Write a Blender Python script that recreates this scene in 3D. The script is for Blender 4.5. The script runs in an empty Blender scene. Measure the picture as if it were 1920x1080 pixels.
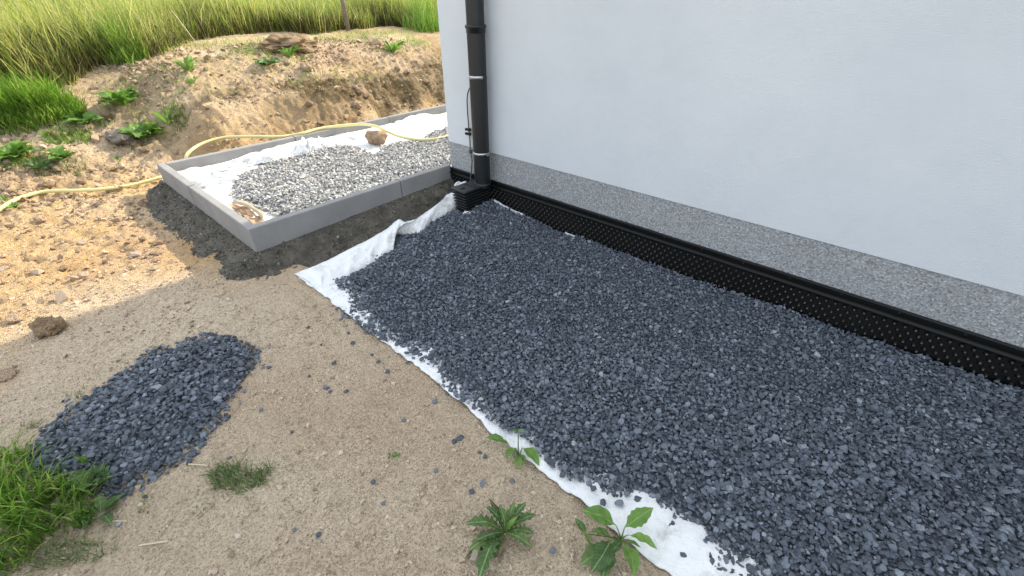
import bpy, bmesh, math, random
import numpy as np
from mathutils import Vector, Matrix

rnd = random.Random(7)
rng = np.random.default_rng(7)
S = bpy.context.scene
COL = S.collection

# ------------------------------------------------------------------ camera
CH = 1.23                                   # lens height above the ground
YAW, PITCH, ROLL, FPX = 0.740554644, 0.582522068, -0.00952256734, 834.305471
_f = np.array([-math.sin(YAW) * math.cos(PITCH), math.cos(YAW) * math.cos(PITCH), -math.sin(PITCH)])
_r = np.cross(_f, [0, 0, 1.0]); _r /= np.linalg.norm(_r); _u = np.cross(_r, _f)
_R = _r * math.cos(ROLL) + _u * math.sin(ROLL); _U = -_r * math.sin(ROLL) + _u * math.cos(ROLL)
cam_d = bpy.data.cameras.new('camera'); cam = bpy.data.objects.new('camera', cam_d); COL.objects.link(cam)
cam_d.sensor_fit = 'HORIZONTAL'; cam_d.sensor_width = 36; cam_d.lens = FPX / 1920 * 36
cam_d.clip_start = 0.02; cam_d.clip_end = 2000
cam.matrix_world = Matrix(((_R[0], _U[0], -_f[0], 0), (_R[1], _U[1], -_f[1], 0), (_R[2], _U[2], -_f[2], CH), (0, 0, 0, 1)))
S.camera = cam

# ------------------------------------------------------------------ sky, sun, exposure
SUN_EL, SUN_AZ = math.radians(33), math.radians(1.3)     # azimuth from +Y towards +X
W = bpy.data.worlds.new('World'); S.world = W; W.use_nodes = True
nt = W.node_tree; nt.nodes.clear()
sky = nt.nodes.new('ShaderNodeTexSky'); sky.sky_type = 'NISHITA'; sky.sun_disc = False
sky.sun_elevation = SUN_EL; sky.sun_rotation = SUN_AZ; sky.air_density = 1.0; sky.dust_density = 2.2; sky.ozone_density = 1.0
bg = nt.nodes.new('ShaderNodeBackground'); bg.inputs[1].default_value = 0.15
wo = nt.nodes.new('ShaderNodeOutputWorld')
tc = nt.nodes.new('ShaderNodeTexCoord'); cn = nt.nodes.new('ShaderNodeTexNoise'); cn.inputs['Scale'].default_value = 3.2; cn.inputs['Detail'].default_value = 6; cn.inputs['Roughness'].default_value = .55
cr = nt.nodes.new('ShaderNodeValToRGB'); cr.color_ramp.elements[0].position = .38; cr.color_ramp.elements[1].position = .56       # unseen broken white cloud, added over the sky to brighten the shade
cm = nt.nodes.new('ShaderNodeMix'); cm.data_type = 'RGBA'; cm.inputs[7].default_value = (6.3, 6.7, 7.1, 1)
nt.links.new(tc.outputs['Generated'], cn.inputs['Vector']); nt.links.new(cn.outputs['Fac'], cr.inputs[0]); nt.links.new(cr.outputs[0], cm.inputs[0])
nt.links.new(sky.outputs[0], cm.inputs[6]); nt.links.new(cm.outputs[2], bg.inputs[0]); nt.links.new(bg.outputs[0], wo.inputs[0])
sd = bpy.data.lights.new('sun', 'SUN'); sd.energy = 3.7; sd.angle = math.radians(0.53); sd.color = (1.0, 0.885, 0.69)
sun = bpy.data.objects.new('sun', sd); COL.objects.link(sun)
_L = Vector((-math.sin(SUN_AZ) * math.cos(SUN_EL), -math.cos(SUN_AZ) * math.cos(SUN_EL), -math.sin(SUN_EL)))
sun.rotation_euler = _L.to_track_quat('-Z', 'Y').to_euler(); sun.location = (0, 8, 12)
S.view_settings.view_transform = 'Standard'; S.view_settings.look = 'None'
S.view_settings.gamma = 1; S.view_settings.use_curve_mapping = False
S.view_settings.exposure = 1.02

# ------------------------------------------------------------------ measured layout (metres)
KX, KY, KTOP = -2.476, 0.643, 0.203         # front kerb outer face, side kerb outer face, kerb top
BX = -4.155                                 # outer face of the back kerb
WX, WY = -2.482, 2.067                      # house corner
PLT, RLT, RLB = 0.370, 0.188, 0.143         # plinth top, rail top, rail bottom

def ray(px, py):
    d = np.array([px - 960.0, 540.0 - py, FPX])
    return _R * d[0] + _U * d[1] + _f * d[2]
def G(px, py, z=0.0):                        # point on the level z
    d = ray(px, py); t = (z - CH) / d[2]
    return np.array([t * d[0], t * d[1], z])
def PY(px, py, y):                           # point on an upright plane parallel to the wall
    d = ray(px, py); t = y / d[1]
    return np.array([t * d[0], y, CH + t * d[2]])

# ------------------------------------------------------------------ noise
def _h(ix, iy, seed):
    n = (ix.astype(np.int64) * 374761393 + iy.astype(np.int64) * 668265263 + seed * 1442695041) & 0xffffffff
    n = ((n ^ (n >> 13)) * 1274126177) & 0xffffffff
    n = n ^ (n >> 16)
    return (n & 0xffff) / 65535.0 * 2 - 1
def vnoise(x, y, seed=0):
    ix, iy = np.floor(x), np.floor(y); fx, fy = x - ix, y - iy
    ux, uy = fx * fx * fx * (fx * (fx * 6 - 15) + 10), fy * fy * fy * (fy * (fy * 6 - 15) + 10)
    a, b = _h(ix, iy, seed), _h(ix + 1, iy, seed); c, d = _h(ix, iy + 1, seed), _h(ix + 1, iy + 1, seed)
    return (a * (1 - ux) + b * ux) * (1 - uy) + (c * (1 - ux) + d * ux) * uy
def fbm(x, y, sc, oct=4, seed=0, gain=0.5):
    v = np.zeros(np.broadcast(x, y).shape); amp = 1.0
    for k in range(oct):
        a = 0.6 * k + 0.3
        xr, yr = x * math.cos(a) - y * math.sin(a), x * math.sin(a) + y * math.cos(a)
        v = v + amp * vnoise(xr * sc + 17.3 * k, yr * sc - 9.1 * k, seed + k); sc *= 2.03; amp *= gain
    return v
def sstep(a, b, x):
    t = np.clip((x - a) / (b - a), 0, 1); return t * t * (3 - 2 * t)

def gravel_edge(x): return np.interp(x, GEX, GEY)
_ge = [G(*p) for p in ((610, 535), (622, 562), (650, 590), (700, 622), (770, 655), (815, 690), (845, 728), (920, 778), (1000, 838), (1040, 868), (1075, 890), (1140, 915), (1200, 945), (1290, 1005), (1345, 1055))]
GEX = [-9] + [p[0] for p in _ge] + [9]; GEY = [_ge[0][1]] + [p[1] for p in _ge] + [_ge[-1][1] + .05]

def terrain(x, y, detail=True):
    x = np.asarray(x, float); y = np.asarray(y, float)
    y, x = np.broadcast_arrays(y, x)
    wob = 0.10 * vnoise(y * 1.3, y * 0 + 3.3, 5) + 0.05 * vnoise(y * 3.7, y * 0, 6)
    xr = x + wob * sstep(-3.9, -4.6, x)
    right = np.interp(xr, [-200, -40, -20, -12, -8, -6.2, -5.6, -5.08, -4.86, -4.60, -4.40, -4.2], [3.2, 1.6, 1.2, 1.05, .90, .76, .66, .47, .40, .12, .05, 0])
    left = np.interp(xr, [-200, -40, -20, -12, -8, -6.1, -5.6, -5.2, -4.85, -4.5, -4.2], [3.2, 1.6, 1.2, 1.05, .90, .72, .46, .28, .10, .015, 0])
    k = sstep(.55, 1.35, y)
    z = left * (1 - k) + right * k
    if detail:
        bank = sstep(-3.6, -4.7, x); near = 1 - bank
        sunny = sstep(-1.9, -2.9, x) * sstep(.9, -.1, y + 0.25 * (x + 3.2))
        z = z + bank * (0.024 * fbm(x, y * .5, 2.6, 3, 11, .55) - 0.026 * np.abs(fbm(x * 1.2, y * .55, 5.5, 4, 13, .62)) + 0.024 * np.abs(fbm(x, y, 14, 4, 15, .78)) - .012 * np.abs(fbm(x, y, 31, 2, 14, .8))
            + .011 * np.sign(fbm(x * 1.3, y * .5, 5, 3, 16)) * np.abs(fbm(x * 1.3, y * .5, 5, 3, 16)) ** .4) * (0.40 + 0.60 * sstep(-6.2, -5.2, x))
        face = sstep(-5.15, -4.95, xr) * sstep(-4.45, -4.6, xr) * k
        z = z - face * .15 * sstep(.25, .75, fbm(x, y, 2.1, 2, 17) + .25 * fbm(x, y, 9, 2, 18))
        z = z + near * (0.012 * fbm(x, y, 1.3, 3, 21) + 0.0050 * fbm(x, y, 12, 5, 23, .75) - .004 * np.abs(fbm(x, y, 22, 3, 24, .7)))
        z = z + near * sunny * sstep(.1, -.5, y + .5) * 0
        rough = sstep(-2.6, -3.5, x) * sstep(.55, .1, y) * near
        z = z - rough * 0.026 * np.abs(fbm(x, y, 6, 4, 31, .68)) + rough * .010
    # beds: dig the ground down under the gravel strip, the planter and the house
    bed = sstep(.0, .10, y - gravel_edge(x)) * sstep(-2.42, -2.30, x)
    z = z * (1 - bed) - 0.055 * bed
    pl = sstep(BX - .02, BX + .03, x) * sstep(KX + .02, KX - .03, x) * sstep(KY - .02, KY + .03, y)
    z = z * (1 - pl) + 0.075 * pl
    return z
def GT(px, py, lift=0.0):                    # where the sight line meets the ground
    d = ray(px, py); t = np.arange(0.3, 45, .004) / np.linalg.norm(d)
    X, Y, Z = t * d[0], t * d[1], CH + t * d[2]
    i = int(np.argmax(Z < terrain(X, Y) + lift))
    return np.array([X[i], Y[i], terrain(X[i], Y[i]) + 0.0])

# ------------------------------------------------------------------ materials
def mat(name): 
    m = bpy.data.materials.new(name); m.use_nodes = True; n = m.node_tree
    b = n.nodes['Principled BSDF']; return m, n, b, n.nodes['Material Output']
def nd(n, typ, **kw):
    x = n.nodes.new(typ)
    for k, v in kw.items():
        if k.startswith('i_'): x.inputs[int(k[2:]) if k[2:].isdigit() else k[2:]].default_value = v
        else: setattr(x, k, v)
    return x
def ramp(n, src, stops, interp='LINEAR'):
    r = n.nodes.new('ShaderNodeValToRGB'); r.color_ramp.interpolation = interp
    e = r.color_ramp.elements
    while len(e) < len(stops): e.new(0.5)
    for q, (p, c) in zip(e, stops): q.position = p; q.color = (*c, 1) if len(c) == 3 else c
    n.links.new(src, r.inputs[0]); return r.outputs[0]
def noise(n, scale, detail=4, rough=.55, vec=None):
    t = nd(n, 'ShaderNodeTexNoise'); t.inputs['Scale'].default_value = scale; t.inputs['Detail'].default_value = detail; t.inputs['Roughness'].default_value = rough
    if vec is not None: n.links.new(vec, t.inputs['Vector'])
    return t.outputs['Fac']
def pos(n): return nd(n, 'ShaderNodeNewGeometry').outputs['Position']
def objc(n): return nd(n, 'ShaderNodeTexCoord').outputs['Object']
def mix(n, fac, a, b, mode='MIX'):
    x = nd(n, 'ShaderNodeMix', data_type='RGBA', blend_type=mode)
    for s, v in ((0, fac), (6, a), (7, b)):
        if hasattr(v, 'links'): n.links.new(v, x.inputs[s])
        else: x.inputs[s].default_value = v if s == 0 else (*v, 1)
    return x.outputs[2]
def bump(n, b, src, strength, dist=.01, prev=None):
    x = nd(n, 'ShaderNodeBump'); x.inputs['Strength'].default_value = strength; x.inputs['Distance'].default_value = dist
    n.links.new(src, x.inputs['Height'])
    if prev is not None: n.links.new(prev, x.inputs['Normal'])
    n.links.new(x.outputs[0], b.inputs['Normal']); return x.outputs[0]

def m_soil(name, tint=(1, 1, 1), obj=False):
    m, n, b, o = mat(name); P = objc(n) if obj else pos(n)
    t = lambda c: tuple(a * k for a, k in zip(c, tint))
    c1 = ramp(n, noise(n, 1.1, 5, .6, P), [(.30, t((.53, .415, .290))), (.52, t((.62, .495, .352))), (.72, t((.68, .555, .405)))])
    c2 = mix(n, ramp(n, noise(n, .75, 3, .5, P), [(.50, (0, 0, 0)), (.68, (.75, .75, .75))]), c1, t((.53, .385, .26)))
    c3 = mix(n, ramp(n, noise(n, 34, 6, .7, P), [(.28, (.8, .8, .8)), (.46, (0, 0, 0))]), c2, t((.42, .325, .225)))
    oc = nd(n, 'ShaderNodeAttribute', attribute_name='ochre')
    c3 = mix(n, oc.outputs['Fac'], c3, mix(n, 1.0, c3, (1.0, .86, .62), 'MULTIPLY'))
    at_ = nd(n, 'ShaderNodeAttribute', attribute_name='damp')
    c3 = mix(n, at_.outputs['Fac'], c3, ramp(n, noise(n, 14, 5, .7, P), [(.35, (.10, .072, .035)), (.55, (.20, .145, .075)), (.7, (.30, .22, .13))]))
    v = nd(n, 'ShaderNodeTexVoronoi'); v.inputs['Scale'].default_value = 150; n.links.new(P, v.inputs['Vector'])
    sp = ramp(n, v.outputs['Color'], [(.0, (.62, .62, .62)), (.4, (1, 1, 1)), (.86, (1.05, 1.02, 1)), (.93, (1.45, 1.45, 1.45))])
    c4 = mix(n, .55, c3, sp, 'MULTIPLY')
    n.links.new(c4, b.inputs['Base Color']); b.inputs['Roughness'].default_value = .95; b.inputs['Specular IOR Level'].default_value = .15
    p1 = bump(n, b, noise(n, 26, 8, .72, P), 1.0, .024); vd = ramp(n, v.outputs['Distance'], [(0, (1, 1, 1)), (.6, (0, 0, 0))])
    bump(n, b, vd, .8, .006, p1); return m
SOIL = m_soil('soil'); CLOD = m_soil('clod_soil', (.80, .74, .70), True); DCLOD = m_soil('dark_clod_soil', (.58, .52, .46), True)

def m_turf():
    m, n, b, o = mat('turf_soil'); P = pos(n)
    n.links.new(ramp(n, noise(n, .8, 5, .6, P), [(.3, (.05, .07, .018)), (.55, (.10, .105, .03)), (.8, (.17, .14, .06))]), b.inputs['Base Color'])
    b.inputs['Roughness'].default_value = .95; bump(n, b, noise(n, 8, 5, .6, P), .8, .05); return m
TURF = m_turf()

def m_stone(name, stops, rough=.62, patch=None):
    m, n, b, o = mat(name); g = nd(n, 'ShaderNodeNewGeometry')
    c = ramp(n, g.outputs['Random Per Island'], stops)
    P = g.outputs['Position']
    c = mix(n, ramp(n, noise(n, 160, 3, .6, P), [(.35, (.55, .55, .55)), (.6, (0, 0, 0))]), c, tuple(x * .62 for x in stops[len(stops) // 2][1]))
    if patch: c = mix(n, ramp(n, noise(n, 1.3, 3, .5, P), [(.45, (0, 0, 0)), (.7, (.5, .5, .5))]), c, patch)
    n.links.new(c, b.inputs['Base Color']); b.inputs['Roughness'].default_value = rough; b.inputs['Specular IOR Level'].default_value = .4
    bump(n, b, noise(n, 320, 3, .6, P), .25, .002); return m
GRAVEL = m_stone('dark_gravel', [(0, (.030, .037, .046)), (.35, (.064, .077, .097)), (.65, (.108, .126, .154)), (.90, (.168, .190, .222)), (.985, (.235, .256, .288)), (1, (.36, .38, .40))])
GRAVEL_L = m_stone('grey_gravel', [(0, (.16, .16, .165)), (.3, (.27, .27, .27)), (.6, (.43, .42, .405)), (.85, (.60, .58, .55)), (1, (.72, .70, .66))])
PEBBLE = m_stone('tan_pebbles', [(0, (.22, .16, .11)), (.3, (.42, .32, .23)), (.7, (.55, .44, .33)), (.9, (.58, .48, .37)), (1, (.61, .53, .44))], .9)

def m_concrete(name, col, rough=.9):
    m, n, b, o = mat(name); P = objc(n)
    c = mix(n, .5, tuple(x for x in col), ramp(n, noise(n, 5, 6, .65, P), [(.3, tuple(x * .72 for x in col)), (.7, tuple(x * 1.2 for x in col))]))
    c = mix(n, ramp(n, noise(n, 140, 4, .7, P), [(.34, (.4, .4, .4)), (.46, (0, 0, 0))]), c, tuple(x * .5 for x in col))
    n.links.new(c, b.inputs['Base Color']); b.inputs['Roughness'].default_value = rough; b.inputs['Specular IOR Level'].default_value = .25
    bump(n, b, noise(n, 180, 5, .6, P), .25, .002); return m
CRUMB = m_stone('earth_crumbs', [(0, (.16, .11, .065)), (.3, (.28, .20, .13)), (.7, (.42, .31, .215)), (1, (.55, .43, .32))], .95)
KERB = m_concrete('concrete', (.285, .278, .272))

def m_mortar():
    m, n, b, o = mat('damp_mortar'); P = pos(n)
    c = ramp(n, noise(n, 9, 7, .68, P), [(.32, (.060, .053, .042)), (.5, (.112, .099, .077)), (.66, (.165, .147, .115)), (.8, (.27, .255, .225))])
    n.links.new(c, b.inputs['Base Color']); b.inputs['Roughness'].default_value = .95
    p1 = bump(n, b, noise(n, 45, 7, .7, P), .9, .02); bump(n, b, noise(n, 220, 3, .6, P), .5, .004, p1); return m
MORTAR = m_mortar()
MCRUMB = m_stone('mortar_crumbs', [(0, (.05, .045, .037)), (.5, (.11, .098, .077)), (.85, (.17, .152, .12)), (1, (.32, .30, .27))], .95)

def m_wall():
    m, n, b, o = mat('white_render'); P = pos(n)
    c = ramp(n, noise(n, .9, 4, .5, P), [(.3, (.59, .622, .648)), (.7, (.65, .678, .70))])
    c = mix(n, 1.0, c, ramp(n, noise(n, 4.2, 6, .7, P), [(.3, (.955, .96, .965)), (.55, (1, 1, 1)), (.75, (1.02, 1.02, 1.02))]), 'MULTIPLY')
    n.links.new(c, b.inputs['Base Color']); b.inputs['Roughness'].default_value = .95; b.inputs['Specular IOR Level'].default_value = .2
    v = nd(n, 'ShaderNodeTexVoronoi'); v.inputs['Scale'].default_value = 330; n.links.new(P, v.inputs['Vector'])
    p1 = bump(n, b, v.outputs['Distance'], .35, .003); bump(n, b, noise(n, 14, 4, .5, P), .10, .02, p1); return m
WALL = m_wall()
def m_plinth():
    m, n, b, o = mat('speckled_plinth_plaster'); P = pos(n)
    v = nd(n, 'ShaderNodeTexVoronoi'); v.inputs['Scale'].default_value = 165; n.links.new(P, v.inputs['Vector'])
    c = ramp(n, v.outputs['Color'], [(.12, (.10, .103, .107)), (.3, (.22, .225, .23)), (.5, (.30, .305, .31)), (.72, (.375, .38, .385)), (.9, (.54, .58, .58))])
    c = mix(n, .35, c, ramp(n, noise(n, 1.6, 4, .5, P), [(.3, (.245, .25, .255)), (.7, (.36, .365, .37))]))
    n.links.new(c, b.inputs['Base Color']); b.inputs['Roughness'].default_value = .8
    bump(n, b, v.outputs['Distance'], .5, .004); return m
PLINTH = m_plinth()
def m_plain(name, col, rough=.5, metal=0.0, var=.25, sc=20, bs=0, spec=.5):
    m, n, b, o = mat(name); P = objc(n)
    c = ramp(n, noise(n, sc, 5, .6, P), [(.3, tuple(x * (1 - var) for x in col)), (.7, tuple(x * (1 + var) for x in col))])
    n.links.new(c, b.inputs['Base Color']); b.inputs['Roughness'].default_value = rough; b.inputs['Metallic'].default_value = metal
    b.inputs['Specular IOR Level'].default_value = spec
    if bs: bump(n, b, noise(n, sc * 4, 4, .6, P), bs, .003)
    return m
PIPE = m_plain('anthracite_pipe', (.0072, .0088, .0102), .42, var=.15)
BLACK = m_plain('black_plastic', (.0035, .0037, .0038), .42, var=.3, sc=8, spec=.25)
DUSTY = m_plain('dusty_black_plastic', (.011, .012, .0125), .5, var=.4, sc=30)
TIP = m_plain('pale_dimple_tips', (.085, .08, .07), .7, var=.8, sc=18)  # dimple tips in a paler tan grey than the sheet
STEEL = m_plain('stainless_steel', (.44, .44, .44), .36, 1.0, .08)
ZINC = m_plain('dull_zinc_wire', (.09, .095, .10), .5, .6, .2)
ROOF = m_plain('roof_tiles', (.05, .05, .055), .7, var=.3, sc=6)
HOSE = m_plain('pale_yellow_hose', (.66, .60, .27), .5, var=.10, sc=5)
WOOD = m_plain('weathered_wood', (.33, .27, .20), .9, var=.3, sc=30, bs=.5)
POSTW = m_plain('grey_post_wood', (.22, .18, .14), .9, var=.35, sc=25, bs=.5)
STRAW = m_plain('straw', (.55, .47, .30), .8, var=.2)
ROCK = m_plain('brown_rock', (.30, .20, .125), .9, var=.45, sc=16, bs=.8)
GREYROCK = m_plain('grey_rock', (.17, .145, .12), .9, var=.4, sc=14, bs=.8)
TANROCK = m_plain('tan_rock', (.36, .27, .19), .9, var=.35, sc=22, bs=.8)
CARD = m_plain('beige_cardboard', (.45, .37, .25), .85, var=.2)

def m_fleece():
    m, n, b, o = mat('white_fleece'); P = pos(n)
    c = mix(n, ramp(n, noise(n, 11, 5, .65, P), [(.53, (0, 0, 0)), (.68, (.55, .55, .55))]), (.80, .80, .79), (.34, .31, .27))
    n.links.new(c, b.inputs['Base Color']); b.inputs['Roughness'].default_value = 1; b.inputs['Specular IOR Level'].default_value = .1
    p1 = bump(n, b, noise(n, 34, 6, .65, P), .8, .014); bump(n, b, noise(n, 400, 3, .6, P), .3, .002, p1); return m
FLEECE = m_fleece()

def m_green(name, stops, trans=.4, rough=.5, veins=False):
    m, n, b, o = mat(name); g = nd(n, 'ShaderNodeNewGeometry')
    oi = nd(n, 'ShaderNodeObjectInfo')
    ad = nd(n, 'ShaderNodeMath', operation='ADD'); n.links.new(g.outputs['Random Per Island'], ad.inputs[0]); n.links.new(oi.outputs['Random'], ad.inputs[1])
    fr = nd(n, 'ShaderNodeMath', operation='FRACT'); n.links.new(ad.outputs[0], fr.inputs[0])
    c = ramp(n, fr.outputs[0], stops)
    P = g.outputs['Position']
    c = mix(n, .45, c, ramp(n, noise(n, 45 if veins else 1.3, 4, .6, P), [(.3, (.50, .55, .5)), (.7, (1.35, 1.25, 1.1))]), 'MULTIPLY')
    n.links.new(c, b.inputs['Base Color']); b.inputs['Roughness'].default_value = rough; b.inputs['Specular IOR Level'].default_value = .35
    if veins:
        sx = nd(n, 'ShaderNodeSeparateXYZ'); n.links.new(objc(n), sx.inputs[0])
        ab = nd(n, 'ShaderNodeMath', operation='ABSOLUTE'); n.links.new(sx.outputs[1], ab.inputs[0])
        mu = nd(n, 'ShaderNodeMath', operation='MULTIPLY_ADD'); n.links.new(ab.outputs[0], mu.inputs[0]); mu.inputs[1].default_value = -.9; n.links.new(sx.outputs[0], mu.inputs[2])
        sn = nd(n, 'ShaderNodeMath', operation='MULTIPLY'); n.links.new(mu.outputs[0], sn.inputs[0]); sn.inputs[1].default_value = 62
        si = nd(n, 'ShaderNodeMath', operation='SINE'); n.links.new(sn.outputs[0], si.inputs[0])
        side = ramp(n, si.outputs[0], [(.90, (0, 0, 0)), (1, (.45, .45, .45))])
        mid = ramp(n, ab.outputs[0], [(.006, (.8, .8, .8)), (.016, (0, 0, 0))])
        c = mix(n, side, c, (.24, .33, .13)); c = mix(n, mid, c, (.30, .38, .17))
        n.links.new(c, b.inputs['Base Color'])
        bump(n, b, noise(n, 70, 3, .5, P), .4, .006)
    tr = nd(n, 'ShaderNodeBsdfTranslucent')
    c2 = mix(n, 1.0, c, (1.15, 1.4, .8), 'MULTIPLY'); n.links.new(c2, tr.inputs[0])
    ms = nd(n, 'ShaderNodeMixShader'); ms.inputs[0].default_value = trans
    n.links.new(b.outputs[0], ms.inputs[1]); n.links.new(tr.outputs[0], ms.inputs[2]); n.links.new(ms.outputs[0], o.inputs[0]); return m
MEADOW = m_green('meadow_blades', [(0, (.13, .19, .045)), (.3, (.22, .28, .065)), (.55, (.36, .37, .11)), (.75, (.52, .47, .19)), (1, (.66, .58, .32))], .45)
STALK = m_green('stalks', [(0, (.36, .34, .12)), (.5, (.52, .46, .20)), (1, (.66, .58, .32))], .3)
GRASS = m_green('green_blades', [(0, (.085, .17, .030)), (.5, (.16, .28, .05)), (.85, (.26, .38, .085)), (1, (.55, .50, .22))], .45)
DGRASS = m_green('dull_blades', [(0, (.08, .13, .045)), (.6, (.14, .20, .07)), (1, (.27, .30, .13))], .35)
LEAF = m_green('leaf', [(0, (.10, .19, .042)), (.5, (.14, .26, .055)), (1, (.20, .33, .075))], .35, .45, True)
LEAFD = m_green('dark_leaf', [(0, (.055, .11, .036)), (.6, (.085, .155, .048)), (1, (.13, .20, .06))], .3, .5, True)
LEAFB = m_green('brown_leaf', [(0, (.09, .065, .045)), (.6, (.13, .095, .065)), (1, (.18, .14, .09))], .2, .7, True)

# ------------------------------------------------------------------ object helpers
def link(name, me, m=None, parent=None):
    o = bpy.data.objects.new(name, me); COL.objects.link(o)
    if m is not None and me is not None and not me.materials: me.materials.append(m)
    if parent is not None: o.parent = parent
    return o
def tag(o, label=None, cat=None, group=None, kind=None):
    if label: o['label'] = label
    if cat: o['category'] = cat
    if group: o['group'] = group
    if kind: o['kind'] = kind
    return o
def thing(name, loc, label, cat, group=None, rz=0):
    o = bpy.data.objects.new(name, None); COL.objects.link(o); o.location = Vector(loc); o.rotation_euler.z = rz
    o.empty_display_size = .05
    return tag(o, label, cat, group)
def npmesh(name, V, F, smooth=False):
    V = np.asarray(V, np.float32); F = np.asarray(F, np.int32)
    me = bpy.data.meshes.new(name); k = F.shape[1]
    me.vertices.add(len(V)); me.vertices.foreach_set('co', V.ravel())
    me.loops.add(F.size); me.loops.foreach_set('vertex_index', F.ravel())
    me.polygons.add(len(F)); me.polygons.foreach_set('loop_start', np.arange(0, F.size, k, dtype=np.int32))
    me.polygons.foreach_set('use_smooth', np.full(len(F), smooth, bool))
    me.update(calc_edges=True); return me
def bmesh_to(name, bm, smooth=False):
    bmesh.ops.recalc_face_normals(bm, faces=bm.faces)
    me = bpy.data.meshes.new(name); bm.to_mesh(me); bm.free()
    if smooth: me.polygons.foreach_set('use_smooth', [True] * len(me.polygons))
    return me
def box_bm(x0, x1, y0, y1, z0, z1, bev=0.0, bm=None, seg=1):
    bm = bm or bmesh.new()
    r = bmesh.ops.create_cube(bm, size=1)['verts']
    for v in r: v.co = Vector((x0 + (v.co.x + .5) * (x1 - x0), y0 + (v.co.y + .5) * (y1 - y0), z0 + (v.co.z + .5) * (z1 - z0)))
    if bev:
        es = list({e for v in r for e in v.link_edges}); bmesh.ops.bevel(bm, geom=es, offset=bev, segments=seg, profile=.5, affect='EDGES')
    return bm
def tube(name, pts, rad, seg=10, smooth=True):
    pts = [Vector(p) for p in pts]; n = len(pts); V, F = [], []
    rads = rad if hasattr(rad, '__len__') else [rad] * n
    up = Vector((0, 0, 1)); prev = None
    for i, p in enumerate(pts):
        t = (pts[min(i + 1, n - 1)] - pts[max(i - 1, 0)]).normalized()
        a = (prev - t * prev.dot(t)) if prev is not None else (up.cross(t) if abs(t.z) < .95 else Vector((1, 0, 0)) - t * t.x)
        a.normalize(); prev = a; b = t.cross(a)
        for k in range(seg):
            q = 2 * math.pi * k / seg; V.append(p + (a * math.cos(q) + b * math.sin(q)) * rads[i])
    for i in range(n - 1):
        for k in range(seg):
            F.append((i * seg + k, i * seg + (k + 1) % seg, (i + 1) * seg + (k + 1) % seg, (i + 1) * seg + k))
    F.append(tuple(reversed(range(seg)))); F.append(tuple(range((n - 1) * seg, n * seg)))
    me = bpy.data.meshes.new(name); me.from_pydata([tuple(v) for v in V], [], F)
    if smooth: me.polygons.foreach_set('use_smooth', [len(f) == 4 for f in F])
    me.update(); return me
def spline(P, n=12):                          # Catmull-Rom through points
    P = [np.asarray(p, float) for p in P]; P = [2 * P[0] - P[1]] + P + [2 * P[-1] - P[-2]]; out = []
    for i in range(1, len(P) - 2):
        for k in range(n):
            t = k / n; a, b, c, d = P[i - 1], P[i], P[i + 1], P[i + 2]
            out.append(.5 * ((2 * b) + (c - a) * t + (2 * a - 5 * b + 4 * c - d) * t * t + (3 * b - a - 3 * c + d) * t ** 3))
    out.append(P[-2]); return out

# rocks
def hull_template(npts, sq=(1, .8, .6), seed=0):
    r = np.random.default_rng(seed)
    i = np.arange(npts) + .5; ph = np.arccos(1 - 2 * i / npts); th = math.pi * (1 + 5 ** .5) * i
    p = np.stack([np.cos(th) * np.sin(ph), np.sin(th) * np.sin(ph), np.cos(ph)], 1)
    p = p + r.normal(0, .22, p.shape); p /= np.linalg.norm(p, axis=1)[:, None] ** .72
    p = np.sign(p) * np.abs(p) ** .85 * np.array(sq) * (1 + r.normal(0, .08, (npts, 1)))
    bm = bmesh.new()
    for v in p: bm.verts.new(v)
    bmesh.ops.convex_hull(bm, input=bm.verts)
    for v in [v for v in bm.verts if not v.link_faces]: bm.verts.remove(v)
    bmesh.ops.triangulate(bm, faces=bm.faces); bm.verts.index_update()
    bmesh.ops.recalc_face_normals(bm, faces=bm.faces)
    V = np.array([v.co[:] for v in bm.verts]); F = np.array([[v.index for v in f.verts] for f in bm.faces]); bm.free()
    return V, F
T_NEAR = [hull_template(17, (1, .78 + .04 * (k % 4), .38 + .10 * (k % 3)), 100 + k) for k in range(14)]
T_FAR = [hull_template(9, (1, .76, .42 + .08 * (k % 3)), 200 + k) for k in range(10)]
T_GRIT = [hull_template(6, (1, .85, .7), 300 + k) for k in range(6)]
def stones(P, R, templates, flat=.6):         # P n x 3 centres, R n radii; merged triangle soup
    n = len(P); which = rng.integers(0, len(templates), n); VS, FS, off = [], [], 0
    az = rng.uniform(0, 2 * math.pi, n); tx = rng.normal(0, flat, n); ty = rng.normal(0, flat, n)
    st = rng.uniform(.8, 1.25, (n, 3))
    for k, (V, F) in enumerate(templates):
        s = np.where(which == k)[0]
        if not len(s): continue
        v = V[None] * (R[s][:, None] * st[s])[:, None, :]
        c, sn = np.cos(tx[s])[:, None], np.sin(tx[s])[:, None]; y, z = v[..., 1] * c - v[..., 2] * sn, v[..., 1] * sn + v[..., 2] * c
        c, sn = np.cos(ty[s])[:, None], np.sin(ty[s])[:, None]; x, z2 = v[..., 0] * c + z * sn, -v[..., 0] * sn + z * c
        c, sn = np.cos(az[s])[:, None], np.sin(az[s])[:, None]; x2, y2 = x * c - y * sn, x * sn + y * c
        w = np.stack([x2, y2, z2], -1) + P[s][:, None, :]
        VS.append(w.reshape(-1, 3)); FS.append((F[None] + (np.arange(len(s)) * len(V))[:, None, None] + off).reshape(-1, 3)); off += len(s) * len(V)
    return np.concatenate(VS), np.concatenate(FS)
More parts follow.
